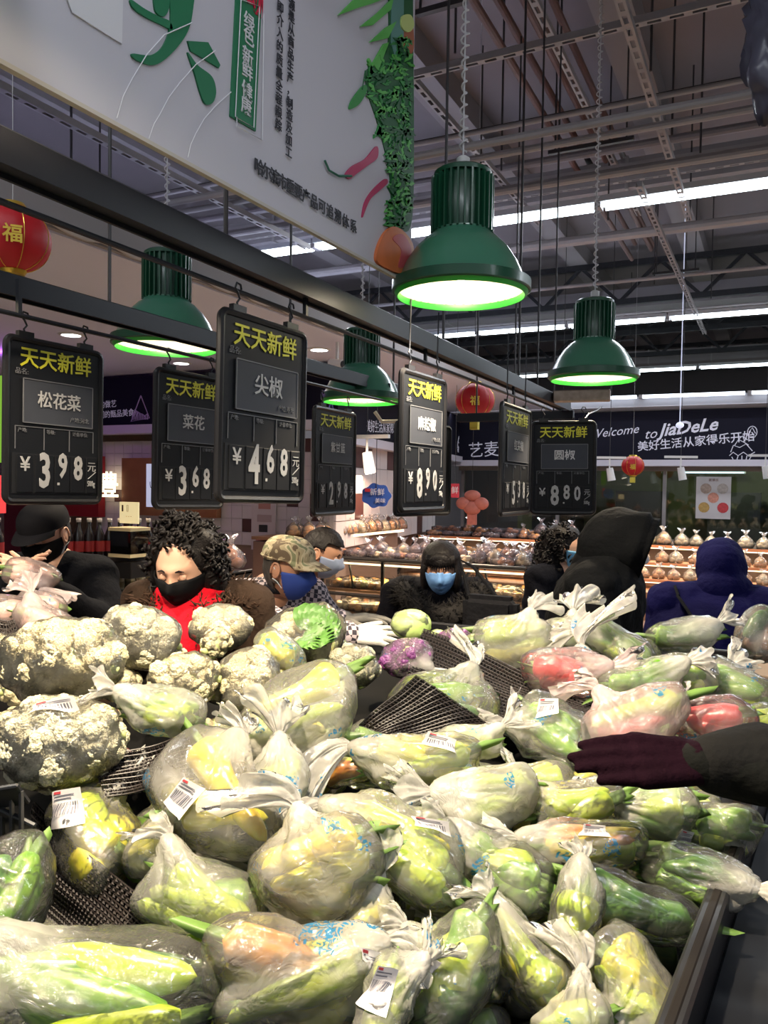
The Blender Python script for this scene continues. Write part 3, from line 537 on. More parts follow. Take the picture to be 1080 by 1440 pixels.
# cctv, spots
t = new('security_camera', None, loc=onX(474, 510, -3.2), label='small white security camera under the pale soffit', cat='camera'); smooth(new('camera_body', MB().tube([(-.06, 0, 0), (.07, -.03, -.02)], .035, 14), white, t)); new('lens', MB().tube([(.07, -.03, -.02), (.078, -.033, -.022)], .028, 14), black, t); new('bracket', MB().box((0, .0, .19), (.02, .02, .40)), white, t)
def spot(c, label, rz=0, lit=True):
    t = new('spotlight', None, loc=c, rot=(0, 0, rz), label=label, cat='spotlight', group='white track spotlights'); smooth(new('spot_body', MB().tube([(0, 0, .08), (.03, 0, -.08)], [.042, .05], 16), white, t)); new('spot_stem', MB().box((0, 0, .14), (.015, .015, .14)), white, t); new('spot_track', MB().box((0, 0, .21), (.4, .04, .03)), white, t); new('suspension_wire', MB().tube([(0, 0, .2), (0, 0, 5.5-c.z)], .004, 5), dark_m, t)
    if lit: smooth(new('spot_lens', MB().tube([(.031, 0, -.082), (.033, 0, -.09)], .042, 16), glow('spot_glow', (1, .85, .65), 8), t))
spot(P(516, 650, 6.5), 'white track spotlight glowing above the tiled wall'); spot(P(790, 655, 10), 'white track spotlight left of the small red lantern')
spot(P(857, 667, 10), 'white track spotlight just left of the red lantern', .3, False); spot(P(957, 666, 10), 'white track spotlight above the food poster', .3, False); spot(P(1076, 664, 10), 'white track spotlight at the right edge', .3, False)
dc = new('dome_sensor', MB().ball((0, 0, 0), (.05, .05, .04), 14, 8).tube([(0, 0, .03), (0, 0, 3.0)], .006, 6), mat('dome_white', (.7, .75, .9), .3, emit=(.7, .75, 1), es=.6), loc=P(956, 598, 10), label='bluish white dome fixture in front of the sign lettering', cat='fixture')
# spots that light the bakery shelves (the track lights' own light)
for px, py, d, e in ((500, 640, 6.0, 140), (640, 640, 7.0, 120), (800, 650, 8.5, 150), (950, 650, 8.8, 170), (1060, 650, 8.6, 150), (230, 650, 5.6, 60), (120, 650, 5.0, 30)):
    l = bpy.data.lights.new('track_light', 'SPOT'); l.energy = e; l.color = (1, .74, .52); l.spot_size = R(120); l.spot_blend = .6; l.shadow_soft_size = .06
    o = bpy.data.objects.new('track_light', l); COL.objects.link(o); o.location = P(px, py, d); o.location.z = 2.3; o['kind'] = 'helper'
# plastic wrapped bundle, upper right corner
# ================================================================== STALL
st_m = mat('stall_black', (.010, .010, .012), .4)
stall = new('produce_stall', None, loc=(-.68, 1.5, 0), label='long black produce stall carrying the heap of bagged vegetables', cat='stall')
def part(parent, name, mb, m, bev=.004, **k): o = new(name, mb, m, parent, **k); smooth(o, bev, 1); return o
EX = onZ(950, 1440, .98).x
part(stall, 'cabinet', MB().box((.0, 0, .42), (1.16, 2.9, .84)), st_m)
part(stall, 'plinth', MB().box((0, 0, .05), (1.2, 2.95, .1)), steel)
part(stall, 'side_board', MB().box((-.61, 0, .92), (.03, 2.95, .30)), st_m)
RA, RB = onZ(950, 1440, 1.03), onZ(1062, 1120, 1.03); ru = (RB-RA).normalized(); rn = Vector((ru.y, -ru.x, 0)); so = Vector((.68, -1.5, 0)); RA, RB = RA-ru*.7, RB+ru*.55
lo_ = lambda k, z: (RA+so+rn*k+UP*(z-1.03), RB+so+rn*k+UP*(z-1.03))
part(stall, 'side_board', MB().bar(*lo_(0, .90), .03, .30), st_m)
for sy in (-1, 1): part(stall, 'end_board', MB().box((0, sy*1.46, .92), (1.22, .03, .30)), st_m)
part(stall, 'rim_rail', MB().tube(lo_(0, 1.04), .012, 10), mat('rim_brown_black', (.010, .008, .007), .6, spec=.15), 0)
part(stall, 'outer_ledge', MB().bar(*lo_(.08, .97), .13, .04), mat('ledge_blue_black', (.006, .007, .010), .6, spec=.2))
part(stall, 'bumper_strip', MB().bar(*lo_(.165, .95), .035, .07), mat('bumper_grey', (.035, .03, .03), .5))
# ================================================================== PRODUCE MATERIALS
def pep_mat(name, c1, c2):
    m = bpy.data.materials.new(name); m.use_nodes = True; nt = m.node_tree; b = nt.nodes['Principled BSDF']; tc = nt.nodes.new('ShaderNodeTexCoord')
    n = nt.nodes.new('ShaderNodeTexNoise'); n.inputs['Scale'].default_value = 2.2; n.inputs['Detail'].default_value = 3; nt.links.new(tc.outputs['Object'], n.inputs['Vector'])
    r = nt.nodes.new('ShaderNodeValToRGB'); r.color_ramp.elements[0].color = (*c1, 1); r.color_ramp.elements[0].position = .35; r.color_ramp.elements[1].color = (*c2, 1); r.color_ramp.elements[1].position = .65
    nt.links.new(n.outputs['Fac'], r.inputs[0]); nt.links.new(r.outputs[0], b.inputs['Base Color']); b.inputs['Roughness'].default_value = .28; b.inputs['Subsurface Weight'].default_value = 0
    return m
PM = {'lg': pep_mat('pepper_light_green', (.32, .49, .02), (.50, .60, .05)), 'yg': pep_mat('pepper_yellow_green', (.54, .56, .02), (.70, .62, .05)), 'y': pep_mat('pepper_yellow', (.70, .48, .02), (.62, .58, .03)),
      'g': pep_mat('pepper_green', (.09, .25, .015), (.20, .38, .03)), 'dg': pep_mat('pepper_dark_green', (.03, .12, .015), (.09, .20, .03)), 'o': pep_mat('pepper_orange_brown', (.42, .14, .02), (.60, .28, .04)), 'r': pep_mat('pepper_red', (.50, .015, .02), (.60, .04, .04)), 'pk': pep_mat('pinkish_root', (.62, .36, .28), (.75, .50, .42)), 'br': pep_mat('brownish_root', (.30, .12, .06), (.40, .2, .1))}
stem_m = mat('pepper_stem_green', (.12, .22, .04), .5)
cc = mat('cauliflower_cream', (.90, .76, .48), .75, var=.22, vscale=3, bump=.6, bscale=9, bdist=.04); cg = mat('cauliflower_greyish', (.72, .68, .48), .75, var=.3, vscale=3, bump=.6, bscale=9, bdist=.04)
cp = mat('cabbage_purple', (.22, .06, .22), .4, var=.6, vscale=4); leafm = mat('leaf_green', (.09, .22, .035), .45, var=.4, vscale=5); cabm = mat('cabbage_pale_green', (.52, .68, .22), .4, var=.25, vscale=4); cstem = mat('cauliflower_stem', (.55, .62, .25), .5, var=.3)
def pepper_mesh(kind, seed):
    rr = np.random.default_rng(seed); N, K = 18, 14; vs = []; ph = rr.uniform(0, 6); lob = rr.uniform(.04, .09); bend = rr.uniform(-.10, .10)
    for i in range(N):
        s = i/(N-1)
        if kind == 'long': rad = (min(1, (s/.10))**.5)*(1-s)**.42*(1.08-.12*math.sin(s*9+ph)) if s < 1 else .0
        else: rad = math.sin(math.pi*min(1, s*.96+.04))**.38*(1-.28*s)
        rad = max(rad, .015)
        for k in range(K): a = 2*math.pi*k/K; q = rad*(1+lob*math.cos(3*a+ph)+.03*math.sin(7*s*3+a)); vs.append((s-.5, q*math.cos(a)+bend*12*((s-.5)**2-.1), q*math.sin(a)))
    fs = [(i*K+k, i*K+(k+1) % K, (i+1)*K+(k+1) % K, (i+1)*K+k) for i in range(N-1) for k in range(K)]+[tuple(range(K))[::-1], tuple(range((N-1)*K, N*K))]
    return me_np(vs, fs, True)
PEPM = {k: [pepper_mesh(k, s) for s in range(4)] for k in ('long', 'fat')}
PEPC = {}
def pep_data(kind, j, c):
    k = (kind, j, c)
    if k not in PEPC: me = PEPM[kind][j].copy(); me.name = 'pepper'; me.materials.append(PM[c]); PEPC[k] = me
    return PEPC[k]
STEM = MB().tube([(-.50, 0, 0), (-.52, 0, .08), (-.545, .08, .22), (-.565, .12, .5)], [.45, .28, .17, .2], 7).mesh(True); STEM.materials.append(stem_m); STEM.name = 'stem'
def put_pepper(parent, p, axis, L, r, c, kind, j, stem=True, loc0=None):
    x = Vector(axis).normalized(); z = x.orthogonal().normalized(); z.rotate(Matrix.Rotation(random.uniform(0, 6.28), 3, x)); m4 = Matrix((x, z.cross(x), z)).transposed().to_4x4()
    o = new('pepper', pep_data(kind, j, c), None, parent); o.matrix_local = Matrix.Translation(p) @ m4 @ Matrix.Diagonal((L, r, r, 1))
    if stem: new('stem', STEM, None, o)
    return o
# crowded curd floret: sphere with two scales of bumps
def ico(sub):
    bm = bmesh.new(); bmesh.ops.create_icosphere(bm, subdivisions=sub, radius=1); v = np.array([x.co[:] for x in bm.verts]); f = [tuple(y.index for y in q.verts) for q in bm.faces]; bm.free(); return v, f
ICO = {s: ico(s) for s in (3, 4, 5)}
def fib(n, seed=0):
    i = np.arange(n)+.5; ph = np.arccos(1-2*i/n); th = np.pi*(1+5**.5)*i+seed; v = np.stack([np.cos(th)*np.sin(ph), np.sin(th)*np.sin(ph), np.cos(ph)], 1)
    return v
def floret_mesh(seed, n1=22, n2=260):
    v, f = ICO[5]; rr = np.random.default_rng(seed); a = fib(n1, seed)+rr.normal(0, .12, (n1, 3)); b = fib(n2, seed*2)+rr.normal(0, .06, (n2, 3))
    a /= np.linalg.norm(a, axis=1)[:, None]; b /= np.linalg.norm(b, axis=1)[:, None]
    da = (v@a.T).max(1); db = (v@b.T).max(1)
    r = .76+.20*np.clip((da-.88)/.12, 0, 1)**.6+.15*np.clip((db-.984)/.016, 0, 1)**.7
    return me_np(v*r[:, None], f, True)
FLO = {}
for key, mm in (('c', cc), ('g', cg), ('p', cp)):
    FLO[key] = []
    for s in range(3): me = floret_mesh(s); me.materials.append(mm); me.name = 'floret'; FLO[key].append(me)
# ================================================================== PLASTIC FILM
def film_material(name, tint=(1, .97, .91), print_=True, gloss=.11, bump=.30):
    m = bpy.data.materials.new(name); m.use_nodes = True; nt = m.node_tree; nt.nodes.clear(); N = nt.nodes.new; Lk = nt.links.new
    out = N('ShaderNodeOutputMaterial'); tc = N('ShaderNodeTexCoord'); at = N('ShaderNodeAttribute'); at.attribute_name = 'milk'
    n1 = N('ShaderNodeTexNoise'); n1.inputs['Scale'].default_value = 26; n1.inputs['Detail'].default_value = 5; n1.inputs['Distortion'].default_value = 1.6
    vo = N('ShaderNodeTexVoronoi'); vo.feature = 'DISTANCE_TO_EDGE'; vo.inputs['Scale'].default_value = 17
    wn = N('ShaderNodeMix'); wn.data_type = 'VECTOR'; wn.inputs[0].default_value = .08
    Lk(tc.outputs['Object'], n1.inputs['Vector']); Lk(tc.outputs['Object'], wn.inputs[4]); Lk(n1.outputs['Color'], wn.inputs[5]); Lk(wn.outputs[1], vo.inputs['Vector'])
    mr = N('ShaderNodeMapRange'); mr.inputs[1].default_value = 0; mr.inputs[2].default_value = .16; Lk(vo.outputs['Distance'], mr.inputs[0])
    ad = N('ShaderNodeMath'); ad.operation = 'MULTIPLY_ADD'; ad.inputs[1].default_value = .55; Lk(mr.outputs[0], ad.inputs[0]); Lk(n1.outputs['Fac'], ad.inputs[2])
    bp = N('ShaderNodeBump'); bp.inputs['Strength'].default_value = bump; bp.inputs['Distance'].default_value = .008; Lk(ad.outputs[0], bp.inputs['Height'])
    df = N('ShaderNodeBsdfDiffuse'); tl = N('ShaderNodeBsdfTranslucent'); df.inputs[0].default_value = (.92*tint[0], .92*tint[1], .90*tint[2], 1); tl.inputs[0].default_value = (.92*tint[0], .92*tint[1], .88*tint[2], 1)
    Lk(bp.outputs[0], df.inputs['Normal'])
    mdt = N('ShaderNodeMixShader'); mdt.inputs[0].default_value = .45; Lk(df.outputs[0], mdt.inputs[1]); Lk(tl.outputs[0], mdt.inputs[2])
    tr = N('ShaderNodeBsdfTransparent'); tr.inputs[0].default_value = (.985, .985, .985, 1)
    # milk variation
    n2 = N('ShaderNodeTexNoise'); n2.inputs['Scale'].default_value = 11; n2.inputs['Detail'].default_value = 3; n2.inputs['Distortion'].default_value = 1; Lk(tc.outputs['Object'], n2.inputs['Vector'])
    mv = N('ShaderNodeMapRange'); mv.inputs[1].default_value = .3; mv.inputs[2].default_value = .7; mv.inputs[3].default_value = .72; mv.inputs[4].default_value = 1.3; Lk(n2.outputs['Fac'], mv.inputs[0])
    mm = N('ShaderNodeMath'); mm.operation = 'MULTIPLY'; mm.use_clamp = True; Lk(at.outputs['Fac'], mm.inputs[0]); Lk(mv.outputs[0], mm.inputs[1])
    fac = mm.outputs[0]
    if print_:
        oi = N('ShaderNodeObjectInfo'); va = N('ShaderNodeVectorMath'); va.operation = 'MULTIPLY_ADD'; va.inputs[1].default_value = (1, 1, 1); sc_ = N('ShaderNodeMath'); sc_.operation = 'MULTIPLY'; sc_.inputs[1].default_value = 37; Lk(oi.outputs['Random'], sc_.inputs[0]); Lk(tc.outputs['Object'], va.inputs[0]); Lk(sc_.outputs[0], va.inputs[2]); n3 = N('ShaderNodeTexNoise'); n3.inputs['Scale'].default_value = 11; Lk(va.outputs[0], n3.inputs['Vector']); a = N('ShaderNodeMath'); a.operation = 'GREATER_THAN'; a.inputs[1].default_value = .665; Lk(n3.outputs['Fac'], a.inputs[0])
        n4 = N('ShaderNodeTexNoise'); n4.inputs['Scale'].default_value = 75; n4.inputs['Distortion'].default_value = 2.5; Lk(tc.outputs['Object'], n4.inputs['Vector']); b = N('ShaderNodeMath'); b.operation = 'GREATER_THAN'; b.inputs[1].default_value = .52; Lk(n4.outputs['Fac'], b.inputs[0])
        c = N('ShaderNodeMath'); c.operation = 'MULTIPLY'; Lk(a.outputs[0], c.inputs[0]); Lk(b.outputs[0], c.inputs[1])
        cm = N('ShaderNodeMix'); cm.data_type = 'RGBA'; cm.inputs[6].default_value = df.inputs[0].default_value; cm.inputs[7].default_value = (.06, .28, .55, 1); Lk(c.outputs[0], cm.inputs[0]); Lk(cm.outputs[2], df.inputs[0]); Lk(cm.outputs[2], tl.inputs[0])
        mxm = N('ShaderNodeMath'); mxm.operation = 'MULTIPLY_ADD'; mxm.inputs[1].default_value = .55; mxm.use_clamp = True; Lk(c.outputs[0], mxm.inputs[0]); Lk(fac, mxm.inputs[2]); fac = mxm.outputs[0]
    m1 = N('ShaderNodeMixShader'); Lk(fac, m1.inputs[0]); Lk(tr.outputs[0], m1.inputs[1]); Lk(mdt.outputs[0], m1.inputs[2])
    gl = N('ShaderNodeBsdfGlossy'); gl.inputs['Roughness'].default_value = gloss; Lk(bp.outputs[0], gl.inputs['Normal'])
    fr = N('ShaderNodeFresnel'); fr.inputs[0].default_value = 1.5; Lk(bp.outputs[0], fr.inputs['Normal'])
    fm = N('ShaderNodeMath'); fm.operation = 'MULTIPLY'; fm.inputs[1].default_value = 1.15; fm.use_clamp = True; Lk(fr.outputs[0], fm.inputs[0])
    m2 = N('ShaderNodeMixShader'); Lk(fm.outputs[0], m2.inputs[0]); Lk(m1.outputs[0], m2.inputs[1]); Lk(gl.outputs[0], m2.inputs[2]); Lk(m2.outputs[0], out.inputs[0])
    return m
film = film_material('produce_film'); film_clear = film_material('cling_film', print_=False, gloss=.10, bump=.3); film_pink = film_material('pinkish_film', (1, .82, .82)); film_plain = film_material('milky_film', print_=False, gloss=.22)
lab_m = mat('label_paper', (.80, .76, .76), .5); lab_ink = mat('label_ink', (.16, .16, .20), .6); lab_red = mat('label_red', (.6, .06, .08), .6)
def set_milk(me, a):
    at = me.attributes.new('milk', 'FLOAT', 'POINT'); at.data.foreach_set('value', np.asarray(a, np.float32))
class Bag: pass
BAGS = []
def bag(kind, px, py, hl, hw, ang, d, label, knot=None, n=6, cols='lg', L=None, pr=.021, frost=.12, lab=None, thick=.8, air=0, tuft=1., fat=False, mat_=None, filler=False, sub=None, name=None, cat=None, group=None):
    b = Bag(); b.__dict__.update(locals()); s = d/FPX; b.c = P(px, py, d)
    cam_ = (CAMP-b.c).normalized(); nrm = (cam_*.62+UP*.5).normalized(); rgt = CR @ Vector((1, 0, 0)); up = CR @ Vector((0, 1, 0))
    v = rgt*math.cos(R(ang))+up*math.sin(R(ang)); e1 = (v-nrm*v.dot(nrm)).normalized(); e2 = nrm.cross(e1)
    b.E = np.array([e1[:], e2[:], nrm[:]]); b.ax = np.array([hl*s, hw*s*1.05, max(.03, hw*s*thick)]); b.c = b.c-nrm*b.ax[2]*.55
    b.cn = np.array(b.c[:]); b.kn = None
    if knot is not None: v = rgt*math.cos(R(knot))+up*math.sin(R(knot)); kk = (v-nrm*v.dot(nrm)).normalized()+nrm*.35; b.kn = np.array(kk.normalized()[:])
    b.nrm = np.array(nrm[:]); b.rgt = np.array(rgt[:]); b.up = np.array(up[:]); BAGS.append(b); return b
def supp(b, u): return np.sqrt((((u@b.E.T)*b.ax)**2).sum(-1))
def build_bag(b, planes):
    rr = np.random.default_rng(int(b.px*7+b.py)); random.seed(int(b.px*3+b.py))
    t = new(b.name or 'bag_of_vegetables', None, loc=b.c, label=b.label, cat=b.cat or 'bagged vegetables', group=b.group)
    E, ax = b.E, b.ax; S = []; SR = []      # sample points & radii of contents (local)
    def inside(p, r):
        for nr, dd in planes:
            o = p@nr+r*.85-dd
            if o > 0: p = p-nr*o*.9
        return p
    if b.kind == 'pep':
        pr = b.pr*1.24; L = b.L or min(.20, 1.8*ax[0]); fat = b.fat; q2, q3 = max(ax[1]-pr, .004), max(ax[2]-pr, .004); done = []
        for i in range(max(2, int(b.n*.72+.5))):
            best = None
            for _ in range(14):
                a = rr.uniform(0, 6.28); k = math.sqrt(rr.uniform(.12, 1)); x = rr.uniform(-1, 1)*max(0, ax[0]-L*.5); p = np.array([x, k*math.cos(a)*q2, k*math.sin(a)*q3]); dm = min([np.linalg.norm((p-z)*np.array([.25, 1, 1])) for z in done] or [1])+p[2]*.25
                if best is None or dm > best[0]: best = (dm, p)
            p = best[1]; done.append(p); axv = np.array([1, rr.normal(0, .20), rr.normal(0, .12)]); axv /= np.linalg.norm(axv)
            if rr.random() < .5: axv = -axv
            aw = axv@E; pw = p@E; LL = L
            for _k in range(3):
                for nr, dd in planes:
                    k_ = abs(aw@nr); o_ = pw@nr+k_*LL*.46+pr*.8-dd
                    if o_ > 0: pw = pw-nr*o_*.6; LL = max(L*.62, LL-o_*.5*(k_ > .3))
            cl = b.cols.split(','); c = cl[int(rr.integers(1 if len(cl) > 2 else 0, len(cl)))] if i else cl[0]; ll = LL*rr.uniform(.88, 1.05); r = pr*rr.uniform(.85, 1.12)
            put_pepper(t, Vector(pw), Vector(aw), ll, r, c, 'fat' if fat else 'long', int(rr.integers(4)), stem=not b.filler and not (b.kind == 'x'))
            for s_ in (-.56, -.50, -.38, -.25, -.1, .05, .2, .32, .42, .50): S.append(pw+aw*ll*s_); SR.append(r*(.3 if s_ < -.55 else .8 if s_ < -.45 else 1.05 if fat and s_ < .45 else .9 if fat else max(.2, 1.08-max(0, s_+.25)*.95))*1.12+.0015)
    elif b.kind in ('caul', 'pcaul'):
        Rr = ax*.80; nF = b.n; u = fib(nF, b.px); key = b.cols
        for i in range(nF):
            q = u[i]*Rr*rr.uniform(.72, .92); fr_ = (Rr.mean())*rr.uniform(.30, .42); pw = inside(q@E, fr_)
            o = new('floret', FLO[key][int(rr.integers(3))], None, t, loc=Vector(pw), rot=(rr.uniform(0, 6), rr.uniform(0, 6), rr.uniform(0, 6)), scale=(fr_,)*3); S.append(pw); SR.append(fr_*.95)
        mb = MB().ball((0, 0, 0), tuple(Rr*.70), 16, 10); core = new('curd_core', mb, cstem, t); core.matrix_local = Matrix([[*E[:, i], 0] for i in range(3)]+[[0, 0, 0, 1]])
        for i in range(7): a = rr.uniform(0, 6.28); d0 = (np.array([math.cos(a), math.sin(a), rr.uniform(-.4, .5)])*Rr)@E; new('stalk', MB().tube([Vector(d0*.3), Vector(d0*1.02)], [.012, .007], 7).mesh(True), cstem, t)
        S.append(np.zeros(3)); SR.append(Rr.min())
    elif b.kind == 'cab':
        rad = ax*.92
        for i in range(b.n):     # overlapping leaf shells
            v, f = ICO[3]; dd = fib(b.n, b.px)[i]; sel = (v@dd) > .15; idx = {o: k for k, o in enumerate(np.nonzero(sel)[0])}; fz = [tuple(idx[j] for j in q) for q in f if all(j in idx for j in q)]
            vv = v[sel]; rim = 1-(vv@dd); vv = vv*(1+.018*i/b.n+.05*rim*np.sin(9*vv[:, :1].sum(1)+5*vv[:, 1]+i))[:, None]; w_ = np.array([inside(q, .0) for q in ((vv*rad)@E)])
            o = new('cabbage_leaf', me_np(w_, fz, True), {'c': cabm, 'p': cp, 'g': leafm}[b.cols], t); 
        for q in fib(16): S.append((q*rad*.8)@E); SR.append(rad.min()*.2)
    elif b.kind == 'leafy':
        Rr = ax*.72; u = fib(20, 3)
        for i in range(20): q = u[i]*Rr*.8; fr_ = Rr.mean()*.36; pw = inside(q@E, fr_); new('floret', FLO['c'][i % 3], None, t, loc=Vector(pw), scale=(fr_,)*3); S.append(pw); SR.append(fr_)
        for i in range(13):
            a = -1.5+i*.27; base = (np.array([math.cos(a)*.15, math.sin(a)*.15-.3, .75])*ax)@E; tip = (np.array([math.cos(a)*.62+.25, math.sin(a)*.7, .78])*ax)@E; mid = (base+tip)/2+b.nrm*.02; sd = np.cross(tip-base, b.nrm); sd /= np.linalg.norm(sd); vs = []; W_ = .034
            for k in range(9):
                s = k/8; c_ = (1-s)**2*base+2*s*(1-s)*mid+s*s*tip; wv = W_*math.sin(math.pi*min(1, s*.9+.08))**.7
                for q in (-1, -.5, 0, .5, 1): vs.append(c_+sd*q*wv+b.nrm*(abs(q)*.010+.005*math.sin(5*q+k*1.9+i)))
            new('cabbage_leaf', me_np(vs, [(k*5+q, k*5+q+1, (k+1)*5+q+1, (k+1)*5+q) for k in range(8) for q in range(4)], True), leafm, t); S.append(tip); SR.append(.012)
    S = np.array(S); SR = np.array(SR)
    # hull planes
    nn = 70; dirs = rr.normal(0, 1, (nn, 3)); dirs /= np.linalg.norm(dirs, axis=1)[:, None]; dirs = np.vstack([dirs, E, -E])
    h = (dirs@S.T+SR[None, :]).max(1)+.0035
    es = supp(b, dirs)
    if b.air: h = np.maximum(h, es*b.air)
    if planes:
        pd_ = np.array([p[0] for p in planes]); ph_ = np.maximum((pd_@S.T+SR[None, :]).max(1)+.002, [p[1]-.0015 for p in planes]); dirs = np.vstack([dirs, pd_]); h = np.append(h, ph_)
    h = np.maximum(h, .012)
    ka = None
    def base_r(u):
        c = u@dirs.T; q = np.where(c > .04, h[None, :]/np.maximum(c, .04), 9.); m0 = q.min(1); k = 240.
        return m0-np.log(np.exp(-k*(q-m0[:, None])).sum(1))/k
    crv = [(rr.normal(0, 1, 3)*f_, rr.normal(0, 1, 3)*f_*.6, rr.uniform(0, 6), am) for f_, am in ((26, .0020), (26, .0016), (55, .0010), (80, .0006))]
    def film_r(u, full=False):
        r = base_r(u); p = u*r[:, None]
        g = (np.linalg.norm(p[:, None, :]-S[None], axis=2)-SR[None]).min(1); g = np.clip(g, 0, .05)
        r = r-(.62 if not b.air else .15)*np.clip(g-.006, 0, .03); milk = b.frost*.85+np.clip(g/.035, 0, 1)*(.05 if b.mat_ is film_clear else .26)
        for k1, k2, ph, am in crv: r = r+am*(1-1.6*np.abs(np.sin(p@k1+ph+1.6*np.sin(p@k2))))
        if b.kn is not None:
            ca = np.clip(u@b.kn, -1, 1); an = np.arccos(ca); A = np.cross(b.kn, b.nrm); A /= np.linalg.norm(A); B = np.cross(b.kn, A); az = np.arctan2(u@A, u@B)
            fo = np.exp(-(an/.95)**2); r = r+.0045*fo*np.sin(11*az+3*np.sin(2*az))*np.clip(an/.25, 0, 1)+.0022*fo*np.sin(23*az+an*4)*np.clip(an/.25, 0, 1)
            r = r+.035*np.exp(-(an/.26)**2); milk = milk+.50*np.exp(-(an/.5)**2)+.10*fo*(np.sin(11*az) > .3)
        return (r, np.clip(milk, 0, .93)) if full else r
    sub = b.sub or (5 if b.hl > 48 else 4); v, f = ICO[sub]; r, mk = film_r(v, True); me = me_np(v*r[:, None], f, True); set_milk(me, mk)
    mt = b.mat_ or film; new('plastic_film', me, mt, t)
    if b.kn is not None:      # twisted neck with the flared bag end
        K = b.kn*float(film_r(b.kn[None])[0]); A = np.cross(b.kn, b.nrm); A /= np.linalg.norm(A); B = np.cross(b.kn, A); Ld = .048*b.tuft*min(1.5, b.d/1.3+.1); vs = []; NA, NS = 96, 16; ph = rr.uniform(0, 6, 5)
        bend = A*rr.normal(0, .5)+np.array([0, 0, -.35])+B*rr.normal(0, .2)
        for i in range(NS):
            s = i/(NS-1); c_ = K-b.kn*.012+b.kn*(s*Ld)+bend*Ld*s*s
            for k in range(NA):
                a = 2*math.pi*k/NA; rad = .0055+Ld*.62*s**1.1*(1+.24*math.sin(3*a+ph[0]+3*s)+.13*math.sin(8*a+ph[1]+4*s)+.09*math.sin(15*a+ph[2]-5*s)); L2 = 1+.20*s*math.sin(2*a+ph[3])+.10*s*math.sin(7*a+ph[4])+.05*s*math.sin(13*a+ph[1])
                vs.append(c_+(A*math.cos(a)+B*.42*math.sin(a))*rad+b.kn*(L2-1)*Ld+b.nrm*.004*math.sin(13*a+7*s)*s)
        me = me_np(vs, [(i*NA+k, i*NA+(k+1) % NA, (i+1)*NA+(k+1) % NA, (i+1)*NA+k) for i in range(NS-1) for k in range(NA)], True)
        set_milk(me, [.80-.22*(i/(NS-1)) for i in range(NS) for k in range(NA)]); new('gathered_bag_end', me, mt, t)
    if b.lab:      # (dx, dy in px from the centre, width px, height px, rotation)
        dx, dy, lw, lh, la = b.lab; s = b.d/FPX; tgt = b.nrm*b.ax[2]*.9+b.rgt*dx*s-b.up*dy*s; u0 = tgt/np.linalg.norm(tgt); X = b.rgt*math.cos(R(la))+b.up*math.sin(R(la)); Y = -b.rgt*math.sin(R(la))+b.up*math.cos(R(la)); r0 = float(film_r(u0[None])[0]); c0 = u0*r0
        def sheet(x0, x1, y0, y1, off, nx, ny):
            g = np.array([c0+X*(x0+(x1-x0)*i/nx)+Y*(y0+(y1-y0)*j/ny) for j in range(ny+1) for i in range(nx+1)]); rd = np.linalg.norm(g, axis=1); u = g/rd[:, None]; r = np.convolve(np.pad(film_r(u), 1, 'edge'), [.25, .5, .25], 'valid') if nx > 2 else film_r(u)
            return (u*(np.maximum(r*.35+rd*.65, r+.0006)+off)[:, None]), [(j*(nx+1)+i, j*(nx+1)+i+1, (j+1)*(nx+1)+i+1, (j+1)*(nx+1)+i) for j in range(ny) for i in range(nx)]
        lw, lh = lw*s/2, lh*s/2; q, f = sheet(-lw, lw, -lh, lh, .0012, 8, 6); la_ = new('price_label', me_np(q, f, True), lab_m, t)
        mb = MB(); x = -lw*.8
        while x < lw*.7: wd = lw*rr.uniform(.03, .09); q, f = sheet(x, x+wd, -lh*.55, lh*.15, .0022, 1, 3); mb.add([tuple(p) for p in q], f); x += wd+lw*rr.uniform(.03, .1)
        new('barcode', mb, lab_ink, la_)
        mb = MB()
        for yy in (.35, .55): q, f = sheet(-lw*.8, lw*rr.uniform(.2, .8), lh*yy, lh*(yy+.08), .0022, 5, 1); mb.add([tuple(p) for p in q], f)
        new('printed_line', mb, lab_ink, la_); q, f = sheet(-lw*.8, -lw*.35, lh*.72, lh*.88, .0022, 2, 1); new('printed_mark', me_np(q, f), lab_red, la_)
    return t
# ---- the heap, front to back
N_ = 'bag_of_peppers'; PC = dict(name=N_, cat='bagged peppers')
bag('pep', 130, 1385, 185, 92, 8, .93, 'large clear crinkled bag of green peppers at the lower left corner', knot=150, n=9, cols='g,lg,g,dg', pr=.024, frost=.10, air=.9, mat_=film_clear, fat=True, **PC)
bag('pep', 5, 1250, 62, 62, 80, 1.02, 'shiny bag of dark greens cut by the left edge of the picture', n=5, cols='g,dg,lg', pr=.02, frost=.06, mat_=film_clear, fat=True, **PC)
bag('pep', 128, 1138, 80, 62, -55, 1.20, 'bag of yellow green peppers with a white label beside the black mat', knot=60, n=7, cols='yg,yg,lg', pr=.022, lab=(-26, 8, 44, 56, 12), air=.7, tuft=1.2, frost=.08, **PC)
bag('pep', 305, 1120, 128, 66, -42, 1.20, 'bag of long yellow peppers lying diagonally with a white label', knot=75, n=4, cols='y,y,yg', L=.235, pr=.021, lab=(-30, 14, 40, 44, -30), air=.95, frost=.14, **PC)
bag('pep', 278, 1252, 88, 56, -20, 1.10, 'milky bag of light green peppers between the yellow peppers and the mat', knot=110, n=6, cols='lg,g,lg', pr=.022, air=.9, frost=.22, tuft=1.1, **PC)
bag('pep', 408, 1355, 122, 80, 14, .97, 'large bag of light green peppers with one orange pepper at bottom centre', knot=20, n=8, cols='o,lg,lg,yg', pr=.021, lab=(128, 20, 38, 62, -14), frost=.18, **PC)
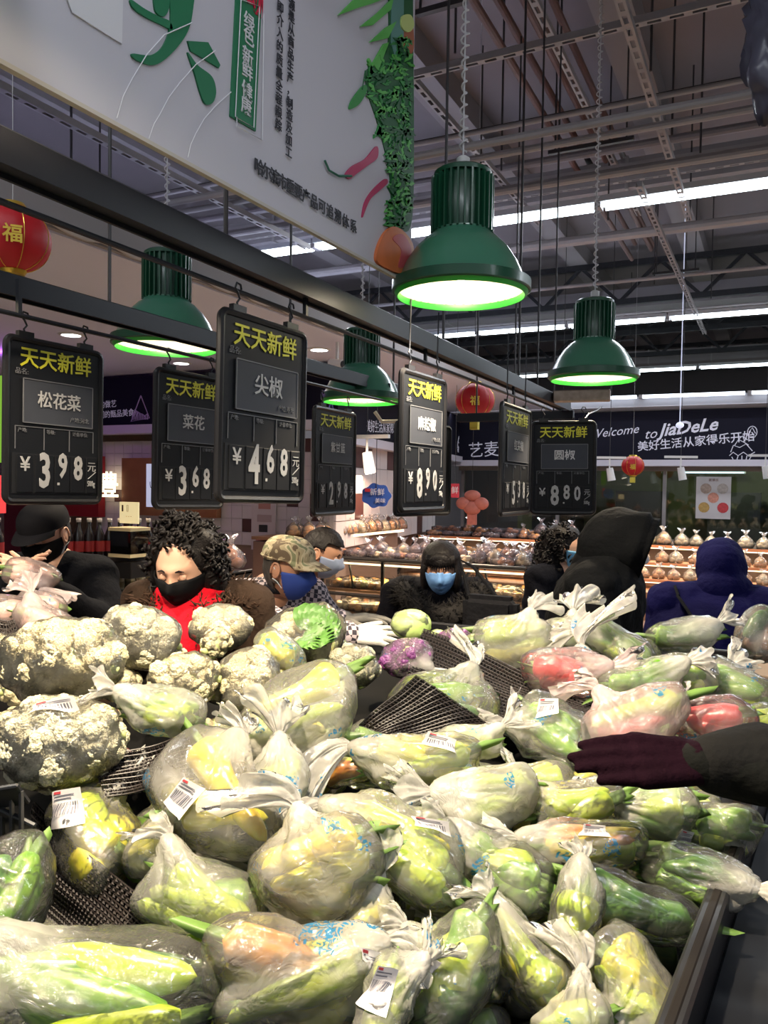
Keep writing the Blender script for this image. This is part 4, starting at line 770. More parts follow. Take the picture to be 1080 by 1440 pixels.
bag('pep', 452, 1215, 84, 70, 30, 1.08, 'milky round bag with yellow green peppers glowing inside, centre of the heap', knot=105, n=6, cols='yg,yg,y', pr=.022, air=1.0, frost=.26, tuft=1.6, **PC)
bag('pep', 565, 1182, 108, 56, -34, 1.17, 'bag of long pale green peppers pointing down right with a pinkish label', knot=150, n=7, cols='lg,yg,lg', L=.19, pr=.020, lab=(66, -30, 60, 26, -4), frost=.12, **PC)
bag('pep', 418, 1008, 88, 72, 25, 1.42, 'big puffed milky bag of green peppers in front of the white cauliflowers', knot=235, n=6, cols='lg,g,yg', pr=.022, air=1.05, frost=.20, tuft=.8, **PC)
bag('pep', 490, 1062, 50, 28, 8, 1.42, 'small bag with an orange brown pepper below the puffed bag', n=4, cols='o,lg,yg', pr=.017, frost=.10, **PC)
bag('pep', 383, 1098, 62, 50, 70, 1.25, 'frosted crumpled bag end standing below the puffed bag', knot=85, n=3, cols='lg,yg', pr=.016, air=1.0, frost=.46, tuft=1.6, **PC)
bag('pep', 596, 1068, 84, 48, 12, 1.37, 'bright bag of pale peppers with a yellow green one sticking right', knot=170, n=6, cols='yg,lg,yg', pr=.019, lab=(26, -22, 44, 28, -20), frost=.2, tuft=1.3, **PC)
bag('pep', 706, 1206, 84, 50, -48, 1.17, 'bag of mid green peppers at the centre right of the heap', knot=135, n=7, cols='g,lg,g', pr=.020, frost=.12, **PC)
bag('pep', 828, 1186, 88, 42, 16, 1.20, 'bag with a long yellow orange pepper and a white label at right', knot=175, n=6, cols='y,yg,lg,o', L=.175, pr=.018, lab=(10, -22, 32, 26, -8), frost=.12, **PC)
bag('pep', 806, 1126, 74, 34, 4, 1.30, 'bag with one bright light green pepper lying flat, with a curled dark stem', knot=150, n=5, cols='lg,lg,yg', pr=.019, frost=.12, **PC)
bag('pep', 880, 1262, 108, 46, -32, 1.12, 'dark bag of green peppers at the right edge of the stall', n=6, cols='dg,g,dg', pr=.021, frost=.05, mat_=film_clear, **PC)  # dark green is the peppers' own colour
bag('pep', 968, 1218, 58, 50, -30, 1.17, 'shiny bag of dark green peppers against the stall edge', knot=-40, n=6, cols='dg,g', pr=.019, frost=.07, mat_=film_clear, **PC)
bag('pep', 1008, 1155, 50, 42, -30, 1.30, 'small pale bag with one green pepper below the gloved hand', n=4, cols='g,lg', pr=.018, frost=.22, **PC)
bag('pep', 806, 1298, 52, 30, 80, 1.05, 'short upright bag with a single pale pepper at lower right', knot=85, n=3, cols='lg,yg', pr=.019, frost=.10, tuft=.7, mat_=film_clear, **PC)
bag('pep', 878, 1372, 76, 62, -62, 1.0, 'bag of yellowish peppers at the lower right end of the heap', knot=-100, n=6, cols='lg,yg,y', pr=.020, frost=.2, tuft=1.3, **PC)
bag('pep', 640, 1352, 82, 72, 60, 1.0, 'large bag of darker green peppers with a barcode label at the bottom', knot=130, n=8, cols='g,dg,lg', pr=.022, lab=(-30, 24, 40, 46, -30), frost=.10, **PC)
bag('pep', 742, 1352, 92, 46, -68, 1.02, 'narrow bag of upright yellow green peppers at the bottom right of centre', knot=110, n=5, cols='lg,yg,y', pr=.019, frost=.16, **PC)
bag('pep', 545, 1408, 60, 46, 80, .93, 'milky bag end with a long barcode label at the bottom centre', knot=60, n=4, cols='lg,g', pr=.018, frost=.30, lab=(-12, -34, 34, 66, -16), tuft=1.1, **PC)
bag('pep', 800, 1425, 56, 36, 10, .95, 'crumpled frosted bag at the very bottom right', knot=80, n=4, cols='lg,yg', pr=.018, frost=.4, tuft=1.3, **PC)
bag('pep', 706, 1108, 66, 44, 5, 1.30, 'white crumpled bag with blue print in the middle of the heap', knot=190, n=5, cols='lg,yg', pr=.018, frost=.40, air=.95, tuft=1.3, **PC)
bag('pep', 920, 1132, 56, 44, -20, 1.30, 'milky bag under the gloved hand with a small label', knot=160, n=4, cols='lg,g', pr=.018, frost=.34, lab=(20, 34, 26, 22, -20), tuft=1.3, **PC)
bag('pep', 785, 1018, 60, 44, -50, 1.60, 'clear bag of green peppers with a white label right of the black mat', knot=175, n=5, cols='g,lg,g', pr=.023, lab=(-14, -14, 30, 34, 0), frost=.10, fat=True, tuft=.8, **PC)
bag('pep', 622, 985, 60, 44, -12, 1.68, 'bag of round dark green peppers between the two black mats', knot=60, n=5, cols='g,dg,lg', pr=.028, frost=.10, fat=True, tuft=.9, **PC)
bag('pep', 786, 944, 62, 36, -12, 1.88, 'bag of red peppers, the brightest red in the heap', knot=-5, n=5, cols='r,r,r', pr=.028, L=.12, frost=.20, fat=True, mat_=film_pink, **PC)
bag('pep', 885, 1010, 74, 48, 20, 1.55, 'large milky blue printed bag above the gloved hand', knot=120, n=4, cols='lg,r,r', pr=.020, air=1.05, frost=.40, tuft=1.0, mat_=film_pink, **PC)
bag('pep', 1004, 1010, 56, 28, -18, 1.60, 'bag of dark red peppers behind the glove', n=4, cols='r,r', pr=.024, frost=.18, fat=True, mat_=film_pink, **PC)
bag('pep', 905, 950, 60, 26, 4, 1.82, 'flat milky bag of green peppers right of the red peppers', knot=10, n=4, cols='g,lg', pr=.020, frost=.24, tuft=.8, **PC)
bag('pep', 965, 948, 48, 34, -15, 1.85, 'milky bag with green pepper below the blue coat', knot=170, n=4, cols='g,lg', pr=.024, frost=.26, fat=True, tuft=.9, **PC)
bag('pep', 1028, 958, 40, 34, -40, 1.85, 'bag of green peppers at the far right of the heap', knot=160, n=5, cols='g,g,lg', pr=.022, frost=.18, fat=True, tuft=.6, **PC)
bag('pep', 1058, 1008, 34, 26, 20, 1.62, 'flat green bag at the right edge above the sleeve', n=3, cols='lg,g', pr=.02, frost=.14, **PC)
bag('pep', 722, 893, 66, 34, 5, 2.20, 'large pale bag with blue print behind the black mat', knot=65, n=5, cols='lg,yg', pr=.022, air=1.0, frost=.34, tuft=1.0, **PC)
bag('pep', 806, 888, 48, 30, -12, 2.25, 'milky bag with a standing open end below the hooded man', knot=90, n=4, cols='lg,g', pr=.022, air=.9, frost=.42, tuft=1.3, **PC)
bag('pep', 872, 905, 48, 28, -35, 2.1, 'bag of pale striped peppers beside the white crumpled ends', knot=150, n=5, cols='lg,g,yg', pr=.020, frost=.18, **PC)
bag('pep', 940, 898, 46, 24, -25, 2.25, 'dark green bag below the blue coat at the back of the heap', knot=10, n=4, cols='dg,g', pr=.022, frost=.14, tuft=.9, **PC)
bag('pep', 845, 950, 46, 30, -40, 1.95, 'whitish crumpled bag just right of the red pepper bag', knot=110, n=4, cols='lg,lg', pr=.02, frost=.44, tuft=1.4, **PC)
bag('pep', 660, 1040, 42, 24, 0, 1.5, 'small crumpled bag with blue print below the two mats', knot=30, n=3, cols='lg,yg', pr=.018, frost=.44, tuft=1.0, **PC)
bag('pep', 515, 1290, 44, 34, 60, 1.06, 'flared milky bag neck with blue print beside the centre bag', knot=80, n=3, cols='yg,lg', pr=.016, frost=.42, tuft=1.5, **PC)
bag('pep', 225, 1180, 46, 44, 50, 1.17, 'milky bag filling the gap between yellow and green peppers', knot=70, n=4, cols='yg,lg', pr=.019, frost=.36, tuft=1.4, **PC)
bag('pep', 236, 1002, 52, 34, 0, 1.32, 'milky bag with green peppers tucked below the white cauliflowers', knot=160, n=4, cols='lg,g', pr=.02, frost=.34, **PC)
bag('pep', 302, 1042, 34, 26, 30, 1.34, 'small puffed empty-looking bag beside the puffed green bag', knot=120, n=2, cols='lg', pr=.014, air=1.0, frost=.36, tuft=.8, **PC)
NC = dict(name='wrapped_cauliflower', cat='cauliflower')
bag('caul', 92, 912, 104, 62, 8, 1.40, 'big yellowish film wrapped cauliflower on top of the left pile', n=34, cols='c', frost=.05, mat_=film_clear, thick=.9, **NC)
bag('caul', 88, 1032, 110, 72, -5, 1.24, 'big greyish film wrapped cauliflower with a slanted white label', n=36, cols='g', frost=.05, mat_=film_clear, thick=.85, lab=(-14, -52, 62, 28, 18), **NC)
bag('caul', 200, 884, 70, 46, -22, 1.62, 'greenish film wrapped cauliflower behind the big yellowish one', n=30, cols='g', frost=.12, mat_=film_clear, air=.98, **NC)
bag('caul', 312, 874, 50, 34, 5, 1.95, 'small cauliflower in film with yellow leaves below the red scarf', n=26, cols='c', frost=.14, mat_=film_clear, air=.95, **NC)
bag('leafy', 426, 884, 62, 46, -8, 1.9, 'round wrapped cauliflower with green leaves under the capped man', cols='c', frost=.08, mat_=film_clear, air=.97, **NC)
bag('caul', 262, 946, 60, 42, 10, 1.50, 'creamy cauliflower in the middle of the left pile', n=30, cols='c', frost=.06, mat_=film_clear, **NC)
bag('caul', 352, 948, 62, 54, 30, 1.55, 'bright creamy cauliflower behind the puffed milky bag', n=32, cols='c', frost=.12, mat_=film_clear, air=.9, **NC)
bag('caul', 495, 930, 46, 36, -10, 1.85, 'cauliflower in glassy film right of the leafy one', n=24, cols='g', frost=.08, mat_=film_clear, **NC)
bag('cab', 452, 952, 38, 26, -30, 1.72, 'pale green cabbage wedge below the leafy cauliflower', n=6, cols='c', frost=.10, mat_=film_clear, name='wrapped_cabbage', cat='cabbage')
bag('cab', 578, 872, 31, 24, 0, 2.35, 'pale green wrapped cabbage under the white gloved hand', n=8, cols='c', frost=.12, mat_=film_clear, name='wrapped_cabbage', cat='cabbage', air=1.0)
bag('cab', 616, 893, 18, 12, 0, 2.3, 'small pale green wrapped vegetable right of the cabbage', n=6, cols='c', frost=.10, mat_=film_clear, name='wrapped_cabbage', cat='cabbage')
bag('pcaul', 572, 918, 48, 32, 10, 2.0, 'purple cauliflower in a bag with a white gathered end', n=24, cols='p', frost=.10, knot=-50, tuft=1.3, name='wrapped_cauliflower', cat='cauliflower')
bag('pcaul', 640, 898, 38, 20, 5, 2.2, 'small purple cauliflower at the top of the black mat', n=18, cols='p', frost=.12, name='wrapped_cauliflower', cat='cauliflower')
NPK = dict(name='bag_of_roots', cat='bagged vegetables')
bag('pep', 22, 858, 30, 22, 0, 1.95, 'pinkish bag of roots below the hands at left', n=4, cols='pk', pr=.022, frost=.3, mat_=film_pink, fat=True, **NPK)
bag('pep', 62, 872, 34, 20, -20, 1.9, 'pinkish bag touching the yellowish cauliflower at left', n=4, cols='pk', pr=.022, frost=.3, mat_=film_pink, fat=True, knot=110, tuft=.8, **NPK)
bag('pep', 60, 848, 26, 16, 10, 2.1, 'far pinkish bag in front of the man in black cap', n=4, cols='pk', pr=.02, frost=.25, mat_=film_pink, fat=True, **NPK)
bag('pep', 1062, 880, 28, 34, 70, 2.3, 'green bag held up at the right edge beside the blue coat', n=4, cols='dg,g,br', pr=.025, frost=.25, fat=True, **PC)
# partly buried bags filling the layer underneath
def DEP(px, py):
    xs_ = [860, 900, 950, 1000, 1060, 1150, 1250, 1350, 1440]; ys_ = [2.4, 2.15, 1.88, 1.62, 1.42, 1.24, 1.12, 1.02, .95]; d = float(np.interp(py, xs_, ys_))
    if px < 400 and py < 1100: d = min(d, float(np.interp(py, [850, 920, 1100], [1.75, 1.50, 1.28])))
    return d
rf = random.Random(11)
FC = {}
def FL(px, py, left):
    a = 'near' if py > 1280 else 'middle' if py > 1080 else 'far'; b_ = 'leftmost' if px < 210 else 'left' if px < 420 else 'central' if px < 640 else 'right' if px < 850 else 'rightmost'; k = FC.get((a, b_), 0); FC[(a, b_)] = k+1
    s_ = ['', ' deeper', ' smaller', ' farther', ' innermost', ' hidden', ' last'][min(k, 6)]
    return ('%s half buried film wrapped cauliflower in the %s %s part of the pile' if left else '%s half buried milky bag of peppers in the %s %s part of the heap').__mod__((s_, a, b_)).strip()
for gy in range(905, 1480, 60):
    for gx in range(10, 1040, 74):
        px, py = gx+rf.uniform(-14, 14), gy+rf.uniform(-10, 10)
        lim = 1010 if py > 1150 else 1060
        if py > 1150: lim = 1010-(py-1150)*.38
        if px > lim or (py < 960 and px > 480 and px < 700): continue
        if px < 330 and 1060 < py < 1400 and abs((py-1150)-(px-60)*.95) < 125: continue
        if 590 < px < 740 and py < 1050: continue
        near = min(math.hypot((px-b.px)/max(b.hl, b.hw), (py-b.py)/max(b.hw, b.hl*.6)) for b in BAGS if not b.filler)
        if near < .42: continue
        d = DEP(px, py)*1.065+.03; s_ = 46*1.25/d
        left = px < 330 and py < 1060
        bag('caul' if left else 'pep', px, py, s_*.95, s_*.66, rf.choice((-40, -15, 10, 35, 60)), d, FL(px, py, left), n=20 if left else 4, cols='c' if left else rf.choice(('lg,yg', 'g,lg', 'lg', 'yg,g')), pr=.019, frost=.06 if left else .24, mat_=film_clear if left else film, filler=True, sub=4, knot=rf.uniform(0, 180) if (not left and rf.random() < .3) else None, tuft=1., name='wrapped_cauliflower' if left else N_, cat='cauliflower' if left else 'bagged peppers', group='half buried cauliflowers' if left else 'half buried bags of peppers')
for i, b in enumerate(BAGS):
    planes = []
    for j, o in enumerate(BAGS):
        if i == j: continue
        dv = o.cn-b.cn; dist = float(np.linalg.norm(dv))
        if dist > .45: continue
        u = dv/dist; si, sj = float(supp(b, u)), float(supp(o, u))
        if si+sj > dist*.98: planes.append((u, dist*si/(si+sj)))
    b.planes = planes
for b in BAGS: b.obj = build_bag(b, b.planes)
# ---- dark liner under the heap (height found from the bags it carries)
CN = np.array([b.cn for b in BAGS]); CH = np.array([b.ax[2] for b in BAGS]); gx = np.linspace(-1.28, EX-.02, 34); gy = np.linspace(.06, 2.94, 70); vs = []
for y in gy:
    for x in gx:
        w_ = 1/((CN[:, 0]-x)**2+(CN[:, 1]-y)**2+.006)**1.5; z = float((w_*(CN[:, 2]-CH)).sum()/w_.sum())-.055; e = min(1, (EX-x)/.12)
        vs.append((x, y, max(.9, z*e+.95*(1-e))))
new('liner', me_np(vs, [(j*34+i, j*34+i+1, (j+1)*34+i+1, (j+1)*34+i) for j in range(69) for i in range(33)], True), mat('liner_black', (.005, .005, .005), .9, spec=.1), stall, loc=(.68, -1.5, 0))
# ---- beaded anti-slip mats
mat_m = mat('mat_rubber_brown', (.022, .015, .013), .45)
def mat_sheet(c, nu, nv, label, hump=0., wav=.006, cell=None):
    A, B, C, D = [P(*q) for q in c]; t = new('anti_slip_mat', None, loc=A, label=label, cat='mat'); nrm = (B-A).cross(D-A).normalized()
    if nrm.z < 0: nrm = -nrm
    def S(u, v): p = (A*(1-u)+B*u)*(1-v)+(D*(1-u)+C*u)*v-A; return p+nrm*(hump*math.sin(math.pi*u)*math.sin(math.pi*min(1, v))+wav*math.sin(7*u+3*v)+wav*.5*math.sin(13*v+4*u))
    W = (B-A).length/nu*.36; Hh = (D-A).length/nv*.36; vs = []; fs = []
    e1 = (B-A).normalized(); e2 = (D-A).normalized()
    for i in range(nu):
        for j in range(nv):
            p = S((i+.5+(.5 if j % 2 else 0))/nu, (j+.5)/nv); o = len(vs); vs += [p+e1*W, p+e2*Hh, p-e1*W, p-e2*Hh, p+nrm*.0028, p-nrm*.002]; fs += [(o, o+1, o+4), (o+1, o+2, o+4), (o+2, o+3, o+4), (o+3, o, o+4), (o+1, o, o+5), (o+2, o+1, o+5), (o+3, o+2, o+5), (o, o+3, o+5)]
    o = new('bead', me_np(vs, fs, False), mat_m, t, kind='stuff')
    mb = MB()
    for j in range(nv+1): mb.tube([S(i/14, j/nv)-nrm*.001 for i in range(15)], .0012, 4)
    for i in range(0, nu+1): mb.tube([S(i/nu, j/10)-nrm*.001 for j in range(11)], .0009, 4)
    new('mesh_thread', mb, mat_m, t, kind='stuff'); nb = 12; vs = [S(i/nb, j/nb)-nrm*.006 for j in range(nb+1) for i in range(nb+1)]
    new('backing', me_np(vs, [(j*(nb+1)+i, j*(nb+1)+i+1, (j+1)*(nb+1)+i+1, (j+1)*(nb+1)+i) for j in range(nb) for i in range(nb)], True), mat('liner_black', (0, 0, 0)), t)
mat_sheet([(46, 1128, 1.24), (318, 1372, 1.02), (205, 1420, 1.02), (50, 1280, 1.17)], 44, 16, 'dark beaded anti-slip mat showing between the bags at lower left', .01)
mat_sheet([(596, 884, 2.12), (868, 1002, 1.80), (842, 1075, 1.70), (560, 990, 1.86)], 56, 24, 'large dark beaded mat rising in the middle between purple and red vegetables', .0)
mat_sheet([(505, 1020, 1.56), (585, 950, 1.60), (690, 1020, 1.58), (560, 1040, 1.54)], 20, 14, 'small dark beaded mat folded up behind the puffed bag', .012)
mat_sheet([(130, 1076, 1.26), (262, 1030, 1.30), (285, 1092, 1.24), (150, 1120, 1.22)], 22, 10, 'dark beaded mat showing under the greyish cauliflower', .0)
mat_sheet([(-25, 868, 1.75), (20, 872, 1.72), (40, 925, 1.62), (-25, 950, 1.6)], 12, 12, 'dark beaded mat at the left edge beside the yellowish cauliflower', .0)
t = new('black_clip', None, loc=P(20, 1160, 1.16), label='black perforated plastic basket corner clip at the left edge', cat='clip')
part(t, 'plate', MB().box((0, 0, 0), (.075, .008, .055)), black, .002, rot=(R(30), R(20), .3)); part(t, 'plate', MB().box((.01, .01, .05), (.055, .008, .04)), black, .002, rot=(R(30), R(-12), .3))
for i in range(4): new('slat', MB().bar((-.03+i*.02, -.012, -.02), (-.03+i*.02, -.012, .06), .005), mat('clip_grey', (.05, .05, .055), .35), t)
new('yellow_tab', MB().box((.03, -.01, -.055), (.008, .004, .03), Euler((0, .5, 0)).to_matrix()), mat('tab_yellow', (.7, .5, .03), .4), t)
# ================================================================== PEOPLE
skin = mat('skin_light', (.62, .36, .25), .5, var=.08, vscale=8); skin2 = mat('skin_tan', (.46, .24, .15), .5, var=.08, vscale=8)
hair_m = mat('hair_black', (.010, .008, .008), .5, spec=.2, bump=.4, bscale=120); hair_g = mat('hair_dark_grey', (.05, .045, .04), .5)
def cloth(name, c, **k): return mat(name, c, .85, spec=.1, var=k.get('var', .25), vscale=k.get('vs', 9), bump=.5, bscale=k.get('bs', 45))
def remesh(mb, voxel, it=4, disp=0):
    o = bpy.data.objects.new('tmp', mb.mesh()); COL.objects.link(o); m = o.modifiers.new('r', 'REMESH'); m.mode = 'VOXEL'; m.voxel_size = voxel; s = o.modifiers.new('s', 'SMOOTH'); s.iterations = it; s.factor = .5
    dg = bpy.context.evaluated_depsgraph_get(); me = bpy.data.meshes.new_from_object(o.evaluated_get(dg)); bpy.data.objects.remove(o)
    if disp:
        n = len(me.vertices); v = np.empty(n*3); me.vertices.foreach_get('co', v); v = v.reshape(-1, 3); nn = np.empty(n*3); me.vertices.foreach_get('normal', nn); nn = nn.reshape(-1, 3)
        q = disp*(np.sin(v[:, 2]*58+4*np.sin(v[:, 0]*17)+3*np.sin(v[:, 1]*19))*.6+np.sin(v[:, 0]*41+v[:, 1]*37+v[:, 2]*25+3*np.sin(v[:, 2]*13))*.5); v = v+nn*q[:, None]; me.vertices.foreach_set('co', v.ravel()); me.update()
    me.polygons.foreach_set('use_smooth', [True]*len(me.polygons)); return me
def cap_(mb, a, b, ra, rb, n=14):      # tapered capsule
    a, b = Vector(a), Vector(b); d = b-a; L = d.length; u = d/L if L > 1e-6 else UP; pts = []; rr = []
    for t in (-1, -.8, -.5, 0): pts.append(a+u*ra*t); rr.append(max(.0005, ra*math.sqrt(max(0, 1-t*t))))
    for t in (0, .5, .8, 1): pts.append(b+u*rb*t); rr.append(max(.0005, rb*math.sqrt(max(0, 1-t*t))))
    mb.tube(pts, rr, n)
def ell_(mb, c, r, rot, n=20, m=14):
    q = MB().ball((0, 0, 0), r, n, m); mb.add([Vector(c)+rot @ Vector(p) for p in q.v], [f[::-1] for f in q.f])
def head_v(v, female=False, off=0.):     # unit dirs (x right, y forward, z up) -> head surface
    x, y, z = v[:, 0], v[:, 1], v[:, 2]; jaw = np.clip(-z, 0, 1)
    p = np.stack([x*(.074+off)*(1-.28*jaw**1.6), y*(.094+off)*(1-.10*jaw)+.012*jaw, z*(.112+off)], 1)
    def g(cx, cz, sx, sz): return np.exp(-((p[:, 0]-cx)/sx)**2-((p[:, 2]-cz)/sz)**2)*(y > 0)
    f = .022*g(0, -.024, .011, .017)+.010*g(0, 0, .008, .02)+.007*g(0, .030, .045, .012)-.010*g(.030, .004, .015, .011)-.010*g(-.030, .004, .015, .011)+.006*g(.036, -.03, .018, .02)+.006*g(-.036, -.03, .018, .02)+.008*g(0, -.062, .022, .009)+.009*g(0, -.092, .022, .016)
    p[:, 1] += f*(1 if off < .002 else .8); return p
def hand(mb, w, d, nrm, side, curl=.35, s=1., spread=.12, tin=0):
    d = Vector(d).normalized(); nrm = Vector(nrm); nrm = (nrm-d*nrm.dot(d)).normalized(); lat = d.cross(nrm)*side; w = Vector(w)
    for k in (-1.5, -.5, .5, 1.5): cap_(mb, w+lat*k*.012*s, w+d*.085*s+lat*k*.021*s, .015*s, .0125*s, 10)
    for k, L, o in ((-1.5, .072, -.004), (-.5, .082, .003), (.5, .078, .002), (1.5, .060, -.006)):
        p = w+d*(.088+o)*s+lat*k*.021*s; dd = (d+lat*k*spread).normalized()
        for j, f in enumerate((.45, .32, .25)):
            dd = (dd-nrm*curl*(.55+.25*j)).normalized(); q = p+dd*L*f*s; cap_(mb, p, q, (.0098-.0012*j)*s, (.0092-.0012*j)*s, 10); p = q
    p = w+d*.025*s-lat*.026*s; dd = (d*.72-lat*.72-nrm*.25).normalized() if not tin else (d*.95-lat*.12-nrm*.4).normalized()
    for j, L in enumerate((.042, .032, .026)): q = p+dd*L*s; cap_(mb, p, q, (.0135-.0018*j)*s, (.0120-.0018*j)*s, 10); p = q; dd = (dd+d*.25-nrm*.1*curl).normalized()
def yawvec(a): return (BACK*math.cos(R(a))+RIGHT*math.sin(R(a))).normalized()      # 0 looks at the camera, 90 to picture right
def person(head, face, body, lean, pitch, label, coat, trous, sk=skin, s=1., roll=0, wr=(None, None), elb=None, coat_disp=.004, width=1., hands=(False, False), coat_name='coat', vox=.014, bulk=1., hem=-.12):
    hc = P(*head); Fb = yawvec(body); Rb = Fb.cross(UP); td = (UP*math.cos(R(lean))+Fb*math.sin(R(lean))); neck = hc-td*.105*s-yawvec(face)*.03
    chest = neck-td*.16*s; hip = neck-td*.56*s; hip.z = min(hip.z, .98); base = Vector((hip.x, hip.y, 0)); t = new('person', None, loc=base, label=label, cat='person')
    W = lambda p: Vector(p)-base
    b = MB(); cap_(b, W(neck), W(hc-td*.03), .052*s, .055*s); cap_(b, W(neck-td*.04), W(chest), .10*s, .13*s); cap_(b, W(chest), W(hip), .13*s, .14*s)
    c = MB(); sh = []; k = s*bulk
    rotb = Matrix((Rb, Fb, td)).transposed()
    ell_(c, W(chest-td*.02), (.20*k*width, .135*k, .20*k), rotb); ell_(c, W((chest+hip)/2), (.19*k*width, .15*k, .26*k), rotb); ell_(c, W(hip+UP*hem*.4), (.195*k*width, .155*k, .22*k), rotb); cap_(c, W(neck-td*.045), W(neck-td*.005), .085*s, .070*s)
    for i, sd in enumerate((1, -1)):    # right arm, left arm
        S = neck-td*.055*s+Rb*sd*.172*s*width; w = wr[i]; sh.append(S)
        if w is None: w = S-UP*.47*s+Fb*.14*s+Rb*sd*.05
        w = Vector(w); v = w-S; L = v.length; La = max(.285*s, L*.505); e = S+v*.5+(-UP*.75+Rb*sd*.55-Fb*.25).normalized()*math.sqrt(max(0, La*La-L*L/4))
        if elb is not None and wr[i] is not None: e = Vector(elb)
        cap_(c, W(S), W(e), .075*k, .062*k); cap_(c, W(e), W(w), .060*k, .045*k); cap_(c, W(neck-td*.03), W(S), .080*s, .082*k)
        cap_(b, W(S), W(e), .048*s, .042*s); cap_(b, W(e), W(w), .040*s, .028*s)
        hd = (w-e).normalized()
        if hands[i]: hand(b, W(w), hd, hands[i] if isinstance(hands[i], Vector) else UP, sd, s=s)
        elif wr[i] is None: hand(b, W(w), hd, -Rb*sd, sd, s=s)
    for sd in (1, -1):
        h = hip+Rb*sd*.09*s; kn = Vector((h.x, h.y, hip.z*.52))+Fb*.03; an = Vector((h.x, h.y, .09)); cap_(b, W(h), W(kn), .085*s, .058*s); cap_(b, W(kn), W(an), .055*s, .038*s); cap_(b, W(an), W(an+Fb*.15-UP*.04), .038, .032)
        tm = MB(); cap_(tm, W(h), W(kn), .10*s, .075*s); cap_(tm, W(kn), W(an+UP*.03), .072*s, .062*s); new('trouser_leg', remesh(tm, .02, 3), trous, t)
        sm_ = MB(); cap_(sm_, W(an-UP*.035-Fb*.04), W(an+Fb*.16-UP*.045), .045, .04); new('shoe', remesh(sm_, .012, 2), black, t)
    bme = remesh(b, vox if not any(hands) else .0065, 3)
    # head joined into the body mesh
    Ff = yawvec(face); F2 = (Ff*math.cos(R(pitch))-UP*math.sin(R(pitch))); Rf = Ff.cross(UP).normalized(); U2 = Rf.cross(F2); M = Matrix((Rf, F2, U2)).transposed() @ Matrix.Rotation(R(roll), 3, 'Y')
    Mn = np.array(M)*s; v, f = ICO[5]; hv = head_v(v)@Mn.T+np.array(W(hc)[:])
    q = MB(); q.v = [x.co[:] for x in bme.vertices]; q.f = [tuple(p.vertices) for p in bme.polygons]; q.add([tuple(x) for x in hv], f)
    for sd in (-1, 1):
        ea = MB().ball((0, 0, 0), (.009, .019, .031), 14, 10).tube([(.006*sd, .018*math.cos(a)-.002, .028*math.sin(a)+.002) for a in np.linspace(-1.2, 3.6, 12)], .0045, 6)
        q.add([tuple(Mn@(np.array(p)+np.array([sd*.077, -.004, -.002]))+np.array(W(hc)[:])) for p in ea.v], ea.f)
    new('body', q.mesh(True), sk, t); new(coat_name, remesh(c, .011, 5, coat_disp), coat, t)
    T = dict(t=t, M=M, Mn=Mn, hc=np.array(W(hc)[:]), neck=W(neck), td=td, chest=W(chest), hip=W(hip), Rb=Rb, Fb=Fb, W=W, s=s, sh=[W(x) for x in sh], F2=F2, U2=U2, Rf=Rf); return T
def hl(T, p): return Vector(T['Mn']@np.array(p, float)+T['hc'])
def hshell(T, name, sel, off, m, disp=0, fn=None, sub=5, thick=True):
    v, f = ICO[sub]; k = sel(v); idx = {o: i for i, o in enumerate(np.nonzero(k)[0])}; fz = [tuple(idx[j] for j in q) for q in f if all(j in idx for j in q)]; p = head_v(v[k], off=off)
    if fn is not None: p = fn(p, v[k])
    if disp: p = p*(1+disp*np.sin(v[k]@np.array([31, 17, 23.])+4*np.sin(v[k]@np.array([9, 22, 13.]))))[:, None]
    o = new(name, me_np(p@T['Mn'].T+T['hc'], fz, True), m, T['t'])
    if thick: md = o.modifiers.new('s', 'SOLIDIFY'); md.thickness = .003; md.offset = 1
    return o
def mask(T, m, name='face_mask', strap=None, big=0, top=.0):
    def fn(p, v): p[:, 1] += .004+.012*np.clip(1-np.abs(p[:, 0])/.05, 0, 1)*np.clip(1-np.abs(p[:, 2]+.04)/.055, 0, 1)+.0012*np.sin(p[:, 2]*420)*(big == 0); return p
    o = hshell(T, name, lambda v: (v[:, 1] > .10-big) & (v[:, 2] < (.02+top)+.14*(1-np.abs(v[:, 0]))*(big == 0)-.10*(big > 0)*0) & (v[:, 2] > -.95-big), .004, m, fn=fn)
    for sd in (-1, 1):
        for dz in (.0, -.05): new('ear_loop', MB().tube([hl(T, (sd*.072, .025, -.012+dz)), hl(T, (sd*.081, .005, -.008+dz*.6)), hl(T, (sd*.086, -.012, .012 if dz == 0 else -.03))], .0016, 5), strap or white, T['t'])
def face_bits(T, closed=True):
    for sd in (-1, 1):
        new('eyebrow', MB().tube([hl(T, (sd*x, .094-.55*x*x*10*.6, z)) for x, z in ((.014, .027), (.026, .031), (.04, .026))], [.0018, .0026, .0012], 6), hair_m, T['t'])
        if closed:
            new('eyelid', MB().ball(hl(T, (sd*.029, .0785, .004)), .0115, 12, 8).mesh(True), skin, T['t'])
            new('eyelashes', MB().tube([hl(T, (sd*x, y, z)) for x, y, z in ((.018, .089, .002), (.026, .0925, -.003), (.034, .091, -.003), (.041, .085, .001))], .0014, 5), hair_m, T['t'])
        else:
            e = new('eyeball', MB().ball(hl(T, (sd*.029, .0775, .004)), .012, 14, 10).mesh(True), mat('eye_white', (.7, .68, .66), .2), T['t']); new('iris', MB().ball(hl(T, (sd*.029, .0855, .003)), .0055, 10, 8).mesh(True), black, e); new('eyelashes', MB().tube([hl(T, (sd*x, y, z)) for x, y, z in ((.018, .089, .006), (.026, .0925, .011), (.034, .091, .011), (.041, .085, .006))], .0015, 5), hair_m, T['t'])
